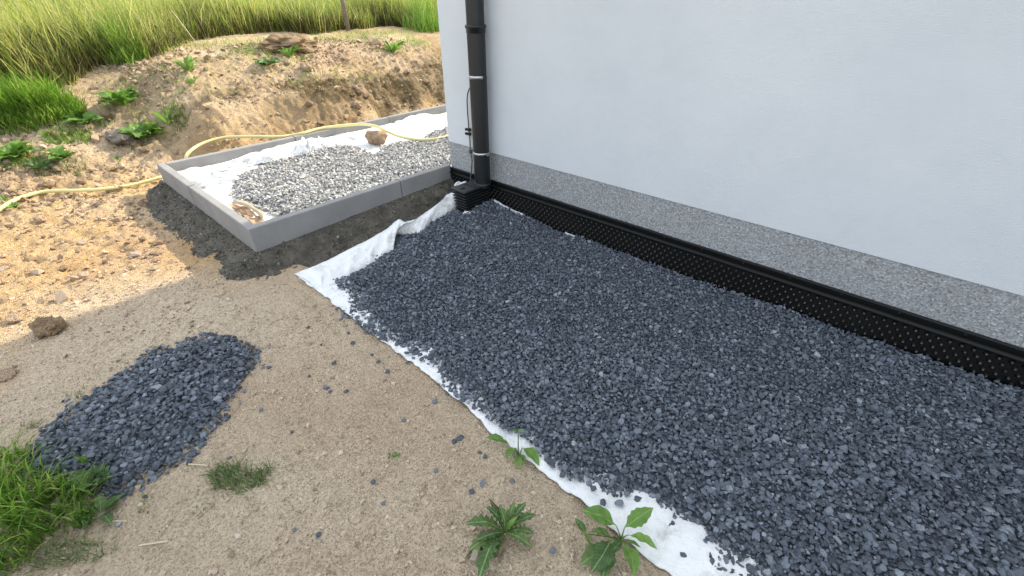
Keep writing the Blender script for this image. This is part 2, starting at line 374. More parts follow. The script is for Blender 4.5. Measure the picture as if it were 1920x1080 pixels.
def lump(name, r, sq, seed, m, sub=3, amp=.22, freq=1.6):
    bm = bmesh.new(); bmesh.ops.create_icosphere(bm, subdivisions=sub, radius=1)
    from mathutils import noise as mn
    for v in bm.verts:
        p = v.co.copy(); o = Vector((seed * 3.1, seed * 1.7, seed * .9))
        d = mn.noise(p * freq + o) * amp * 1.6 + mn.noise(p * freq * 2.7 + o) * amp * .8 + mn.noise(p * freq * 7 + o) * amp * .3
        cell = mn.voronoi(p * 1.3 + o)[0][0]
        v.co = p * (1 + d - .25 * amp + cell * amp * .8); v.co = Vector((v.co.x * sq[0], v.co.y * sq[1], v.co.z * sq[2])) * r
    me = bmesh_to(name, bm, False); me.materials.append(m); return me

# grass: vectorised curved blades
def blades(P, H, Wd, az, lean, seg=2, droop=.6):
    n = len(P); t = np.linspace(0, 1, seg + 1)
    d = np.stack([np.cos(az), np.sin(az)], 1); s = np.stack([-np.sin(az), np.cos(az)], 1)
    tw = rng.uniform(-.9, .9, n); s = s * np.cos(tw)[:, None] + d * np.sin(tw)[:, None]
    V = np.zeros((n, 2 * seg + 1, 3))
    for k, u in enumerate(t):
        hor = H * lean * (u ** (1.0 + droop)); z = H * u * np.sqrt(np.clip(1 - (lean * u ** droop) ** 2 * .75, .05, 1))
        c = P + np.concatenate([d * hor[:, None], z[:, None]], 1)
        if k == seg: V[:, 2 * seg] = c
        else:
            w = Wd * (1 - .75 * u ** 1.6) * .5; off = np.concatenate([s * w[:, None], np.zeros((n, 1))], 1)
            V[:, 2 * k] = c - off; V[:, 2 * k + 1] = c + off
    F = []
    for k in range(seg - 1): F += [(2 * k, 2 * k + 1, 2 * k + 3), (2 * k, 2 * k + 3, 2 * k + 2)]
    F.append((2 * seg - 2, 2 * seg - 1, 2 * seg))
    F = (np.array(F)[None] + (np.arange(n) * (2 * seg + 1))[:, None, None]).reshape(-1, 3)
    return V.reshape(-1, 3), F
def join(*parts):
    VS, FS, off = [], [], 0
    for V, F in parts: VS.append(V); FS.append(F + off); off += len(V)
    return np.concatenate(VS), np.concatenate(FS)
def in_poly(x, y, poly):
    r = np.zeros(len(x), bool); q = np.asarray(poly); j = len(q) - 1
    for i in range(len(q)):
        xi, yi, xj, yj = q[i][0], q[i][1], q[j][0], q[j][1]
        c = ((yi > y) != (yj > y)) & (x < (xj - xi) * (y - yi) / (yj - yi + 1e-12) + xi); r ^= c; j = i
    return r
def poly_dist(x, y, poly):
    q = np.asarray(poly)[:, :2]; d = np.full(len(x), 1e9)
    for i in range(len(q)):
        a, b = q[i - 1], q[i]; e = b - a
        t = np.clip(((x - a[0]) * e[0] + (y - a[1]) * e[1]) / (e @ e + 1e-12), 0, 1)
        d = np.minimum(d, np.hypot(x - a[0] - t * e[0], y - a[1] - t * e[1]))
    return d
def hexgrid(x0, x1, y0, y1, s, jit=.35):
    nx, ny = int((x1 - x0) / s), int((y1 - y0) / (s * .866))
    X, Y = np.meshgrid(np.arange(nx), np.arange(ny)); X = x0 + (X + .5 * (Y % 2)) * s; Y = y0 + Y * s * .866
    X = X.ravel() + rng.normal(0, jit * s, X.size); Y = Y.ravel() + rng.normal(0, jit * s, Y.size); return X, Y
def gridmesh(name, fx, nu, nv, smooth=True):
    U, Vv = np.meshgrid(np.linspace(0, 1, nu), np.linspace(0, 1, nv), indexing='ij')
    X, Y, Z = fx(U, Vv); V = np.stack([X, Y, Z], -1).reshape(-1, 3)
    i = (np.arange(nu - 1)[:, None] * nv + np.arange(nv - 1)[None]).ravel()
    return npmesh(name, V, np.stack([i, i + nv, i + nv + 1, i + 1], 1), smooth)

# ================================================================== SETTING
def axis(lo, hi, step, far, grow=1.22):
    a = list(np.arange(lo, hi + 1e-6, step)); s = step; x = a[-1]
    while x < far: s *= grow; x += s; a.append(x)
    s = step; x = a[0]; pre = []
    while x > -far: s *= grow; x -= s; pre.append(x)
    return np.array(pre[::-1] + a)
xs, ys = axis(-6.6, .7, .0165, 220), axis(-1.0, 4.5, .0165, 220)
XX, YY = np.meshgrid(xs, ys, indexing='ij'); ZZ = terrain(XX, YY)
i = (np.arange(len(xs) - 1)[:, None] * len(ys) + np.arange(len(ys) - 1)[None]).ravel()
gm = npmesh('ground', np.stack([XX, YY, ZZ], -1).reshape(-1, 3), np.stack([i, i + len(ys), i + len(ys) + 1, i + 1], 1), True)
gm.materials.append(SOIL); gm.materials.append(TURF)
damp = sstep(-5.25, -5.0, XX) * sstep(-4.5, -4.7, XX) * sstep(.9, 1.4, YY) * np.clip(.45 + .8 * fbm(XX, YY, 2.4, 4, 19, .6), 0, 1) + .6 * sstep(-4.0, -4.6, XX) * np.clip(fbm(XX, YY, 1.7, 4, 20, .6) - .1, 0, 1)
oc_ = sstep(-2.1, -3.0, XX + .35 * fbm(XX, YY, 1.6, 4, 25, .6)) * np.clip(.8 + .35 * fbm(XX, YY, 3, 3, 26), 0, 1) * (1 - .6 * sstep(-4.3, -5.0, XX))
oa = gm.attributes.new('ochre', 'FLOAT', 'POINT'); oa.data.foreach_set('value', np.clip(oc_, 0, 1).astype(np.float32).ravel())
da = gm.attributes.new('damp', 'FLOAT', 'POINT'); da.data.foreach_set('value', np.clip(damp, 0, 1).astype(np.float32).ravel())
cx = (XX[:-1, :-1] + XX[1:, 1:]) / 2; cy = (YY[:-1, :-1] + YY[1:, 1:]) / 2
gm.polygons.foreach_set('material_index', (((cx < -7.6) | (cx > 14) | (cy < -9) | (cy > 14)).ravel()).astype(np.int32))
tag(link('ground', gm), kind='structure')

# house: wall, plinth, roof
house = thing('house', (WX, WY, 0), 'white rendered house with a grey speckled plinth along its base', 'house')
HX, HY, HZ = 13.0, 8.0, 3.3                  # extents from the corner
def hpart(name, bm, m, smooth=False): return link(name, bmesh_to(name, bm, smooth), m, house)
bm = box_bm(0, HX, 0, HY, PLT, HZ)
vs = [v for v in bm.verts if v.co.z > HZ - .01]
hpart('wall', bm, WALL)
hpart('plinth', box_bm(.004, HX - .004, .004, HY - .004, -.6, PLT - .001), PLINTH)
bm = bmesh.new(); e_ = .003
c4 = [bm.verts.new(q) for q in ((e_, e_, HZ + .002), (HX - e_, e_, HZ + .002), (HX - e_, HY - e_, HZ + .002), (e_, HY - e_, HZ + .002))]
r1_, r2_ = bm.verts.new((HY / 2, HY / 2, HZ + 1.5)), bm.verts.new((HX - HY / 2, HY / 2, HZ + 1.5))
for q in ((c4[0], c4[1], r2_, r1_), (c4[1], c4[2], r2_), (c4[2], c4[3], r1_, r2_), (c4[3], c4[0], r1_), tuple(c4[::-1])): bm.faces.new(q)
hpart('roof', bm, ROOF)

# ------------------------------------------------------------------ drainage membrane with its rail
mem = thing('drainage_membrane', (WX, WY, 0), 'black dimpled drainage sheet with a black top rail along the foot of the plinth', 'drainage membrane')
L0, L1 = .0, 4.6                              # along the wall from the corner
prof = [(0.0, RLT), (-.010, RLT + .001), (-.013, RLT - .004), (-.013, RLT - .018), (-.009, RLT - .021), (-.009, RLT - .026), (-.017, RLT - .030),
        (-.021, RLB + .006), (-.020, RLB), (0.0, RLB)]
bm = bmesh.new(); n = len(prof)
wv = lambda q, k: .0016 * float(vnoise(np.array([q * 2.1]), np.array([k * 7.7]), 57)[0]) + .0008 * float(vnoise(np.array([q * 6.3]), np.array([k * 3.1]), 58)[0])
rows = [[bm.verts.new((q, y + (wv(q, 1) - .001 if y < -.001 else 0), z + wv(q, 2))) for y, z in prof] for q in np.linspace(L0, L1, 70)]
for e0, e1 in zip(rows[:-1], rows[1:]):
    for k in range(n): bm.faces.new((e0[k], e1[k], e1[(k + 1) % n], e0[(k + 1) % n]))
bm.faces.new(rows[0]); bm.faces.new(rows[-1][::-1])
rail = link('top_rail', bmesh_to('top_rail', bm), BLACK, mem)
bm = bmesh.new(); bmesh.ops.create_cone(bm, cap_ends=True, segments=10, radius1=.0045, radius2=.0030, depth=.004)
nail = bmesh_to('nail', bm, False); nail.materials.append(DUSTY)
for k in range(23):
    o = link('nail', nail, None, rail); o.location = (.10 + k * .197, -.0155, RLT - .011); o.rotation_euler.x = math.pi / 2
def sheet(u, v):
    x = L0 + u * (L1 - L0); z = RLB + .004 - v * (RLB + .16)
    return x, -.010 - .030 * v + .004 * vnoise(x * 4, z * 6, 3), z
ms = gridmesh('dimple_sheet', sheet, 160, 14); o = link('dimple_sheet', ms, BLACK, mem)
# dimples
X, Z = np.meshgrid(np.arange(L0 + .012, L1, .034), np.arange(RLB - .014, -.10, -.0205)); X = X + (np.arange(X.shape[0]) % 2)[:, None] * .017
X, Z = X.ravel(), Z.ravel(); vv = (RLB + .004 - Z) / (RLB + .16); yb = -.010 - .030 * vv + .004 * vnoise(X * 4, Z * 6, 3)
q = np.arange(8) / 8 * 2 * math.pi
ring = lambda r, d: np.stack([r * np.cos(q), np.full(8, -d), r * np.sin(q)], 1)
T = np.concatenate([ring(.0095, -.001), ring(.0066, .0065), ring(.0034, .0098), np.array([[0, -.0106, 0]])])
F = []
for k in range(8):
    j = (k + 1) % 8; F += [(k, j, 8 + j), (k, 8 + j, 8 + k), (8 + k, 8 + j, 16 + j), (8 + k, 16 + j, 16 + k), (16 + k, 16 + j, 24)]
VV = T[None] + np.stack([X, yb, Z], 1)[:, None]; FF = np.array(F)[None] + (np.arange(len(X)) * 25)[:, None, None]
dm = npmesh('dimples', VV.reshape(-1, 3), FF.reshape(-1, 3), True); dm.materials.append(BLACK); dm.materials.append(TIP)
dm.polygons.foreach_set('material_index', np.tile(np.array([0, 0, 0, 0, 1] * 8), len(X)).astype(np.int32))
tag(link('dimples', dm, None, mem), kind='stuff')
# the short return of the membrane beside the kerb: left part already covered, add the soil side gusset
# ------------------------------------------------------------------ mortar bedding
def berm(u, v):
    # u along: left end of side kerb -> corner -> wall; v outwards
    La, Lc, Lb = (KX - BX) + .05, .36, WY - KY - .004
    Lt = La + Lc + Lb; s = u * Lt
    ang = np.clip((s - La) / Lc, 0, 1) * math.pi / 2
    bx = np.where(s < La, BX - .05 + s, KX); by = np.where(s > La + Lc, KY + (s - La - Lc), KY)
    dx, dy = np.sin(ang), -np.cos(ang)
    wid = np.interp(s, [0, .25, La * .6, La, La + Lc, La + Lc + .9, Lt], [.13, .22, .25, .22, .23, .235, .20]) + .025 * fbm(s, s * 0, 4, 3, 41)
    top = np.interp(s, [0, La, La + Lc, Lt], [.065, .058, .062, .105])
    r = v * wid * 1.06 - .03
    X, Y = bx + dx * r, by + dy * r
    tt = np.clip(r / wid, 0, 1)
    low = np.where(X > -2.33, -.02, terrain(X, Y) - .004); kz = sstep(.06, .3, tt)
    z = top * (1 - sstep(.0, 1.0, tt) ** .85) + low * sstep(.25, 1, tt)
    z = z + (.012 * fbm(X, Y, 9, 4, 43, .62) + .009 * fbm(X, Y, 30, 3, 44, .65)) * np.clip(1.3 - tt, 0, 1) * (.12 + .88 * kz) - .012 * np.clip((tt - .9) / .1, 0, 1)
    return X, Y, z
o = link('mortar_bedding', gridmesh('mortar_bedding', berm, 330, 44), MORTAR)
me2 = o.data; vv_ = np.zeros(len(me2.vertices) * 3, np.float32); me2.vertices.foreach_get('co', vv_); vv_ = vv_.reshape(330, 44, 3)
ii, jj = rng.integers(0, 330, 9000), rng.integers(3, 44, 9000); pp_ = vv_[ii, jj] + rng.normal(0, .010, (9000, 3)) * np.array([1, 1, .0])
rr_ = np.clip(rng.lognormal(math.log(.0030), .6, 9000), .0012, .013); ok = pp_[:, 0] < KX + .3
mc = link('mortar_crumbs', npmesh('mortar_crumbs', *stones(pp_[ok], rr_[ok], T_GRIT, .5)), MCRUMB, o); tag(mc, kind='stuff')
tag(o, 'dark damp mortar bedding sloping down from the concrete kerb', 'mortar bedding')

# ------------------------------------------------------------------ planter border of kerbstones
border = thing('planter_border', (KX, KY, 0), 'grey concrete kerb frame round the light gravel bed at the house corner', 'planter border')
KT, KB = .05, -.05
def kerbstone(x0, x1, y0, y1, ztop=KTOP):
    bm = box_bm(x0 - KX, x1 - KX, y0 - KY, y1 - KY, KB, ztop, .006, seg=2)
    return link('kerbstone', bmesh_to('kerbstone', bm), KERB, border)
J = .0025
kerbstone(KX - KT, KX, KY, 1.620 - J)
kerbstone(KX - KT, KX, 1.620 + J, WY - .003, KTOP + .001)
kerbstone(-3.455 + J, KX - KT - J, KY + .003, KY + KT, KTOP - .002)
kerbstone(BX, -3.455 - J, KY, KY + KT, KTOP + .001)
yk = KY + KT + J
while yk < 6.2:
    y2 = yk + .985; kerbstone(BX + .001 * math.sin(yk * 9), BX + KT, yk, y2 - 2 * J, KTOP + .001 * math.cos(yk * 5)); yk = y2

# ------------------------------------------------------------------ planter: fleece and gravel
def pf(u, v):
    x = BX + KT + .002 + u * (KX - KT - BX - KT - .004); y = KY + KT + .002 + v * 5.4
    e = np.minimum.reduce([x - (BX + KT), (KX - KT) - x, (y - KY - KT)])
    up = .062 * (1 - sstep(0, .22, e)) * (.55 + .45 * vnoise(x * 3 + 5, y * 3, 51))
    dip = sstep(.20, .10, np.hypot((x + 2.62) * 1.1, (y - .80) * 1.6)) * .05
    z = .108 + up + (.016 * np.abs(fbm(x, y, 7, 3, 53, .55)) + .010 * fbm(x, y, 3, 2, 54)) * sstep(.0, .03, e) - dip
    return x, y, np.minimum(z, KTOP - .012)
o = link('planter_fleece', gridmesh('planter_fleece', pf, 130, 330), FLEECE)
tag(o, 'white fleece lining the kerbed bed, sunlit and creased at the left end', 'fleece')
pg = [G(*p, .14) for p in ((440, 343), (452, 322), (500, 306), (560, 290), (625, 268), (655, 272), (700, 286), (730, 268), (790, 262), (800, 252), (838, 236))]
pg += [np.array([-3.55, 3.9, .14]), np.array([-3.6, 4.3, .14]), np.array([KX - KT - .01, 4.3, .14]), np.array([KX - KT - .008, 1.02, .14])]
pg += [G(*p, .14) for p in ((505, 392), (480, 385), (452, 378), (437, 362))]
X, Y = hexgrid(BX + .05, KX - KT - .012, KY + .06, 6.0, .0195)
ins = in_poly(X, Y, pg); d = poly_dist(X, Y, pg); e = np.where(ins, d, -d)
keep = (e > -.012 + .02 * vnoise(X * 18, Y * 18, 55)); X, Y, e = X[keep], Y[keep], e[keep]
pgz = lambda x, y, e: .128 + .030 * sstep(0, .12, e) + .010 * fbm(x, y, 4, 2, 57)
R1 = rng.uniform(.009, .0155, len(X)); Z = pgz(X, Y, e) + rng.normal(0, .0045, len(X))
V1 = stones(np.stack([X, Y, Z], 1), R1, T_FAR)
X2, Y2 = hexgrid(BX + .05, KX - KT - .012, KY + .06, 6.0, .026); ins = in_poly(X2, Y2, pg) & (poly_dist(X2, Y2, pg) > .012); X2, Y2 = X2[ins], Y2[ins]
V2 = stones(np.stack([X2, Y2, pgz(X2, Y2, poly_dist(X2, Y2, pg)) - .010], 1), np.full(len(X2), .017), T_GRIT)
o = link('planter_gravel', npmesh('planter_gravel', *join(V1, V2)), GRAVEL_L); tag(o, 'sunlit grey gravel filling the kerbed bed', 'gravel', kind='stuff')
# small spill of gravel outside the back kerb
X, Y = hexgrid(BX - .16, BX - .02, 1.05, 1.62, .021); Z = terrain(X, Y) + .006
o = link('spilled_gravel', npmesh('spilled_gravel', *stones(np.stack([X, Y, Z], 1), rng.uniform(.009, .014, len(X)), T_FAR)), GRAVEL_L)
tag(o, 'strip of grey gravel spilled outside the back kerb under the hose', 'gravel', kind='stuff')

ZL = .178
la, lb, lc = G(844.5, 352, ZL), G(871, 362, ZL), G(925, 342, ZL)
GX0, GX1, GY0, GY1 = la[0], lb[0], (la[1] + lb[1]) / 2, min(lc[1] + .05, WY - .03)
print('gully', GX0, GX1, GY0, GY1)
# ------------------------------------------------------------------ main bed: fleece and dark gravel
fe = [G(*p) for p in ((552, 516), (600, 551), (650, 590), (700, 626), (770, 680), (850, 742), (930, 815), (1000, 872), (1060, 918), (1110, 962), (1180, 1020), (1245, 1075))]
FEX = [p[0] for p in fe] + [2.4]; FEY = [p[1] for p in fe] + [fe[-1][1] + .01]
def bf(u, v):
    x = fe[0][0] + u * (2.3 - fe[0][0]); y0 = np.interp(x, FEX, FEY) + .004 * vnoise(x * 14, x * 0, 61) + .0035 * vnoise(x * 47, x * 0, 64)
    y = y0 + v * .36
    z = terrain(x, y0 - .02) * (1 - v) + .007 + .006 * vnoise(x * 9, y * 9, 62) + .007 * np.abs(fbm(x, y, 16, 3, 63, .55)) * sstep(0, .08, v) - .045 * sstep(.3, 1, v)
    return x, y, z
def solid(o, t):
    md = o.modifiers.new('thickness', 'SOLIDIFY'); md.thickness = t; md.offset = 1; return o
o = solid(link('ground_fleece', gridmesh('ground_fleece', bf, 420, 30), FLEECE), .003)
tag(o, 'long white fleece strip showing along the open edge of the dark gravel', 'fleece')
# fleece flap turned up against the mortar
top = [(552, 514, .012), (600, 494, .03), (640, 475, .045), (690, 449, .055), (728, 427, .065), (738, 417, .085), (750, 411, .095), (762, 417, .085), (775, 414, .07), (800, 397, .065), (828, 376, .08), (840, 364, .095), (857, 360, .10)]
bot = [(604, 545, .006), (606, 518, .02), (640, 513, .02), (672, 497, .02), (702, 483, .02), (728, 467, .025), (739, 458, .035), (735, 444, .04), (748, 428, .05), (770, 430, .04), (792, 428, .03), (815, 408, .03), (858, 386, .03)]
tp, bt = spline([G(a, b, c) for a, b, c in top], 8), spline([G(a, b, c) for a, b, c in bot], 8)
nu, nv = len(tp), 12; V = []
for i_ in range(nu):
    for k in range(nv):
        f = k / (nv - 1) * 1.25; p = tp[i_] * (1 - f) + bt[i_] * f
        w = .010 * vnoise(np.array([i_ * .35]), np.array([k * .45]), 65)[0] + .010 * math.sin(f * 3.0) + .006 * vnoise(np.array([i_ * .9]), np.array([k * .9]), 66)[0]
        V.append((p[0], p[1], p[2] + w * (.3 + .7 * min(f * 2, 1)) + (-.02 * max(f - 1, 0) * 4)))
i = (np.arange(nu - 1)[:, None] * nv + np.arange(nv - 1)[None]).ravel()
o = solid(link('fleece_flap', npmesh('fleece_flap', V, np.stack([i, i + nv, i + nv + 1, i + 1], 1), True), FLEECE), .003)
tag(o, 'rumpled soiled fleece flap turned up against the mortar bedding', 'fleece')

flapline = np.array([G(a, b, c)[:2] for a, b, c in bot])
def left_edge(y): return np.interp(y, flapline[1:, 1], flapline[1:, 0])
def bedz(x, y):
    e = y - gravel_edge(x); w = WY - y; le = x - left_edge(np.clip(y, .72, 2.0))
    z = .004 + .020 * sstep(0, .10, e) * sstep(0, .1, le) + .012 * fbm(x, y, 1.6, 3, 71) + .006 * fbm(x, y, 6, 2, 73)
    z = z + np.interp(x, [-2.3, -2.1, -2.0, -1.5, -.6, .1, .6, 2], [.03, .03, .04, -.012, .006, .005, .026, .02]) * sstep(.45, .05, w)
    return z
def bed_keep(X, Y, m=0.0):
    e = Y - gravel_edge(X); le = X - left_edge(np.clip(Y, .72, 2.0))
    j = -.016 + .014 * fbm(X, Y, 9, 3, 75) + .010 * vnoise(X * 40, Y * 40, 76)
    gully = (X > GX0 - .01) & (X < GX1 - .005) & (Y > GY0 + .004)
    return (e > j + m) & (le > .4 * j - .010 + m) & (Y < WY - .035) & ~gully
X, Y = hexgrid(-2.35, 1.45, .60, WY, .0117, .38); k = bed_keep(X, Y); X, Y = X[k], Y[k]
Z = bedz(X, Y) + np.abs(rng.normal(0, .0036, len(X))) - .002
R1 = np.clip(rng.lognormal(math.log(.0069), .30, len(X)), .0036, .0140)
near = np.hypot(X, Y) < 1.5
A = stones(np.stack([X, Y, Z], 1)[near], R1[near], T_NEAR, .55); B = stones(np.stack([X, Y, Z], 1)[~near], R1[~near], T_FAR, .6)
X2, Y2 = hexgrid(-2.35, 1.55, .60, WY, .019, .3); k = bed_keep(X2, Y2, .014); X2, Y2 = X2[k], Y2[k]
C_ = stones(np.stack([X2, Y2, bedz(X2, Y2) - .010], 1), rng.uniform(.0095, .0135, len(X2)), T_GRIT, .6)
X3, Y3 = hexgrid(-2.35, 1.55, .60, WY, .060, .4); k = bed_keep(X3, Y3, .01); X3, Y3 = X3[k], Y3[k]
D_ = stones(np.stack([X3, Y3, bedz(X3, Y3) + .006], 1), rng.uniform(.008, .0125, len(X3)), T_NEAR, .5)
def gap_sheet(x0, x1, y0, y1, st, zf, kf):       # sheet added under the stones to darken the gaps
    X, Y = np.meshgrid(np.arange(x0, x1, st), np.arange(y0, y1, st), indexing='ij'); k = kf(X.ravel(), Y.ravel()).reshape(X.shape)
    V = np.stack([X, Y, zf(X, Y)], -1).reshape(-1, 3); m_ = X.shape[1]; ii, jj = np.nonzero(k[:-1, :-1] & k[1:, 1:] & k[1:, :-1] & k[:-1, 1:]); a = ii * m_ + jj
    return V, np.concatenate([np.stack([a, a + m_, a + m_ + 1], 1), np.stack([a, a + m_ + 1, a + 1], 1)])
E_ = gap_sheet(-2.33, 1.5, .62, WY, .016, lambda x, y: bedz(x, y) - .009, lambda x, y: bed_keep(x, y, .022))
o = link('dark_gravel', npmesh('dark_gravel', *join(A, B, C_, D_, E_)), GRAVEL)
tag(o, 'broad bed of dark blue grey gravel along the foot of the house', 'gravel', kind='stuff')
# thin white fleece edges poking up beside the membrane
for (pp, lab) in ((((927, 374, .03), (940, 382, .035), (956, 391, .03), (980, 401, .02)), 'thin white fleece edge poking out beside the gully and the dimpled sheet'), (((1060, 435, .0), (1078, 443, .012), (1098, 451, .0)), 'short white fleece edge poking out halfway along the dimpled sheet')):
    q = spline([PY(a, b, WY - .05) + np.array([0, 0, .006]) for a, b, _ in pp], 6); V, F = [], []
    for i_, p in enumerate(q):
        V += [tuple(p + np.array([0, 0, -.03])), tuple(p + np.array([0, -.002 * math.sin(i_), -.004]))]
        if i_: F.append((2 * i_ - 2, 2 * i_, 2 * i_ + 1, 2 * i_ - 1))
    me = bpy.data.meshes.new('fleece_edge'); me.from_pydata(V, [], F); tag(solid(link('fleece_edge', me, FLEECE), .002), lab, 'fleece')

# ------------------------------------------------------------------ gravel pile
pp = [G(*p) for p in ((330, 645), (375, 634), (430, 631), (468, 645), (476, 668), (462, 700), (430, 745), (395, 795), (350, 850), (290, 895), (240, 915), (205, 950), (180, 915), (100, 905), (62, 880), (92, 812), (150, 760), (200, 718), (262, 678))]
X, Y = hexgrid(-2.3, -.9, -.7, .6, .0135, .38); ins = in_poly(X, Y, pp); d = poly_dist(X, Y, pp); e = np.where(ins, d, -d)
k = e > -.012 + .022 * fbm(X, Y, 9, 2, 81); X, Y, e = X[k], Y[k], e[k]
pz = lambda x, y, e: terrain(x, y) + .002 + .032 * sstep(0, .20, e) + .009 * sstep(0, .03, e) + .008 * fbm(x, y, 6, 2, 83)
A = stones(np.stack([X, Y, pz(X, Y, e) + np.abs(rng.normal(0, .005, len(X)))], 1), np.clip(rng.lognormal(math.log(.0082), .28, len(X)), .0045, .0150), T_NEAR, .6)
X2, Y2 = hexgrid(-2.3, -.9, -.7, .6, .021, .3); ins = in_poly(X2, Y2, pp); d = poly_dist(X2, Y2, pp); k = ins & (d > .012); X2, Y2, d = X2[k], Y2[k], d[k]
B = stones(np.stack([X2, Y2, pz(X2, Y2, d) - .012], 1), np.full(len(X2), .014), T_FAR, .6)
X3, Y3 = rng.uniform(-2.3, -.9, 1500), rng.uniform(-.7, .6, 1500); ins = in_poly(X3, Y3, pp); d = poly_dist(X3, Y3, pp); k = ~ins & (d < rng.exponential(.022, 1500)); X3, Y3 = X3[k], Y3[k]
C3 = stones(np.stack([X3, Y3, terrain(X3, Y3) + .004], 1), rng.uniform(.005, .011, len(X3)), T_NEAR, .3)
def pile_in(x, y): return in_poly(x, y, pp) & (poly_dist(x, y, pp) > .02)
D3 = gap_sheet(-2.3, -.9, -.7, .6, .016, lambda x, y: pz(x, y, poly_dist(x.ravel(), y.ravel(), pp).reshape(x.shape)) - .008, pile_in)
o = link('gravel_pile', npmesh('gravel_pile', *join(A, B, C3, D3)), GRAVEL); tag(o, 'low elongated heap of dark blue grey gravel on the bare soil', 'gravel pile', kind='stuff')

# ------------------------------------------------------------------ grit on the bare soil
n = 52000; X = rng.uniform(-4.4, .5, n); Y = rng.uniform(-.95, .78, n)
dens = .35 + .65 * sstep(-.2, .5, fbm(X, Y, 2.2, 3, 91)) ; dist = np.hypot(X, Y)
k = (rng.uniform(0, 1, n) < dens) & (Y < np.interp(X, FEX, FEY) - .012) & ~((X < KX + .25) & (Y > KY - .22)) & (rng.uniform(0, 1, n) < np.clip(2.6 / dist, .35, 1))
X, Y = X[k], Y[k]; R1 = np.clip(rng.lognormal(math.log(.0025), .58, len(X)), .0011, .011)
A = stones(np.stack([X, Y, terrain(X, Y) + R1 * .25], 1), R1, T_GRIT, .5)
o = link('soil_grit', npmesh('soil_grit', *A), PEBBLE); tag(o, 'fine tan grit strewn over the bare soil', 'grit', kind='stuff')
# crumbs of earth on the sunny bank
n = 42000; X = rng.uniform(-6.3, -2.7, n); Y = rng.uniform(-.9, 4.2, n)
k = (~((X > BX - .03) & (Y > KY - .03))) & (rng.uniform(0, 1, n) < .15 + .85 * sstep(-.1, .6, fbm(X, Y, 1.8, 3, 93))) & ~((X > -3.9) & (Y > KY - .25))
X, Y = X[k], Y[k]; R1 = np.clip(rng.lognormal(math.log(.0078), .62, len(X)), .003, .040)
A = stones(np.stack([X, Y, terrain(X, Y) + R1 * .3], 1), R1, T_FAR, .5)
o = link('soil_crumbs', npmesh('soil_crumbs', *A), CRUMB); tag(o, 'crumbs of dry brown earth strewn over the sunny bank', 'soil crumbs', kind='stuff')

# ================================================================== DRAINPIPE, GULLY, WIRE
PYC, PR = WY - .075, .052
pc = PY(905.5, 342, PYC); PXC = (PY(889, 0, PYC)[0] + pc[0]) / 2
pipe = thing('drainpipe', (PXC, PYC, 0), 'anthracite round drainpipe standing in front of the white wall near the house corner', 'drainpipe')
ZC = PY(892, 52, PYC - PR)[2]
def lathe(name, prof, seg=32):
    V, F = [], []
    for r, z in prof:
        for k in range(seg): a = 2 * math.pi * k / seg; V.append((r * math.cos(a), r * math.sin(a), z))
    for i_ in range(len(prof) - 1):
        for k in range(seg): F.append((i_ * seg + k, i_ * seg + (k + 1) % seg, (i_ + 1) * seg + (k + 1) % seg, (i_ + 1) * seg + k))
    me = bpy.data.meshes.new(name); me.from_pydata(V, [], F); me.polygons.foreach_set('use_smooth', [True] * len(F)); me.update(); return me
link('lower_pipe', lathe('lower_pipe', [(PR, .16), (PR, ZC - .001)]), PIPE, pipe)
link('upper_pipe', lathe('upper_pipe', [(PR - .0015, ZC + .001), (PR - .0015, 3.2)]), PIPE, pipe)
link('socket_collar', lathe('socket_collar', [(PR - .002, ZC - .030), (PR + .003, ZC - .028), (PR + .003, ZC - .006), (PR + .008, ZC - .004), (PR + .008, ZC + .008), (PR + .003, ZC + .011), (PR - .002, ZC + .012)]), PIPE, pipe)
for py in (148, 292):
    zc = PY(900, py, PYC - PR)[2]
    cl = link('pipe_clamp', lathe('pipe_clamp', [(PR - .001, zc - .009), (PR + .0035, zc - .009), (PR + .0035, zc + .009), (PR - .001, zc + .009)]), STEEL, pipe)
    link('clamp_ear', bmesh_to('clamp_ear', box_bm(PR + .001, PR + .014, -.012, .010, zc - .010, zc + .010, .002)), DUSTY if py == 148 else STEEL, cl)
    link('wall_screw', tube('wall_screw', [(0, PR + .002, zc), (0, .073, zc)], .005, 8), STEEL, cl)
# gully
gx0, gx1, gy0, gy1 = GX0, GX1, GY0, GY1
gully = thing('drain_gully', ((gx0 + gx1) / 2, (gy0 + gy1) / 2, 0), 'black ribbed plastic drain gully at the foot of the drainpipe', 'drain gully')
gw, gl = (gx1 - gx0) / 2, (gy1 - gy0) / 2
lid = link('lid', bmesh_to('lid', box_bm(-gw, gw, -gl, gl, ZL - .014, ZL, .003, seg=2)), DUSTY, gully)
bm = bmesh.new(); bmesh.ops.create_cone(bm, cap_ends=True, segments=16, radius1=.013, radius2=.013, depth=.004)
bmesh.ops.scale(bm, vec=(.8, 1.3, 1), verts=bm.verts); bmesh.ops.translate(bm, vec=(0, -gl * .60, ZL + .001), verts=bm.verts)
link('finger_hole', bmesh_to('finger_hole', bm), BLACK, lid)
link('lid_hinge', bmesh_to('lid_hinge', box_bm(-gw * .9, gw * .9, -gl * .12, -gl * .10, ZL - .002, ZL + .002)), BLACK, lid)
link('pipe_socket', lathe('pipe_socket', [(PR + .005, ZL - .002), (PR + .005, ZL + .010), (PR + .002, ZL + .012), (PR - .002, ZL + .012)]), PIPE, gully).location = (PXC - gully.location.x, PYC - gully.location.y, 0)
link('body', bmesh_to('body', box_bm(-gw * .68, gw * .68, -gl * .80, gl * .9, -.10, ZL - .015, .012, seg=3)), BLACK, gully)
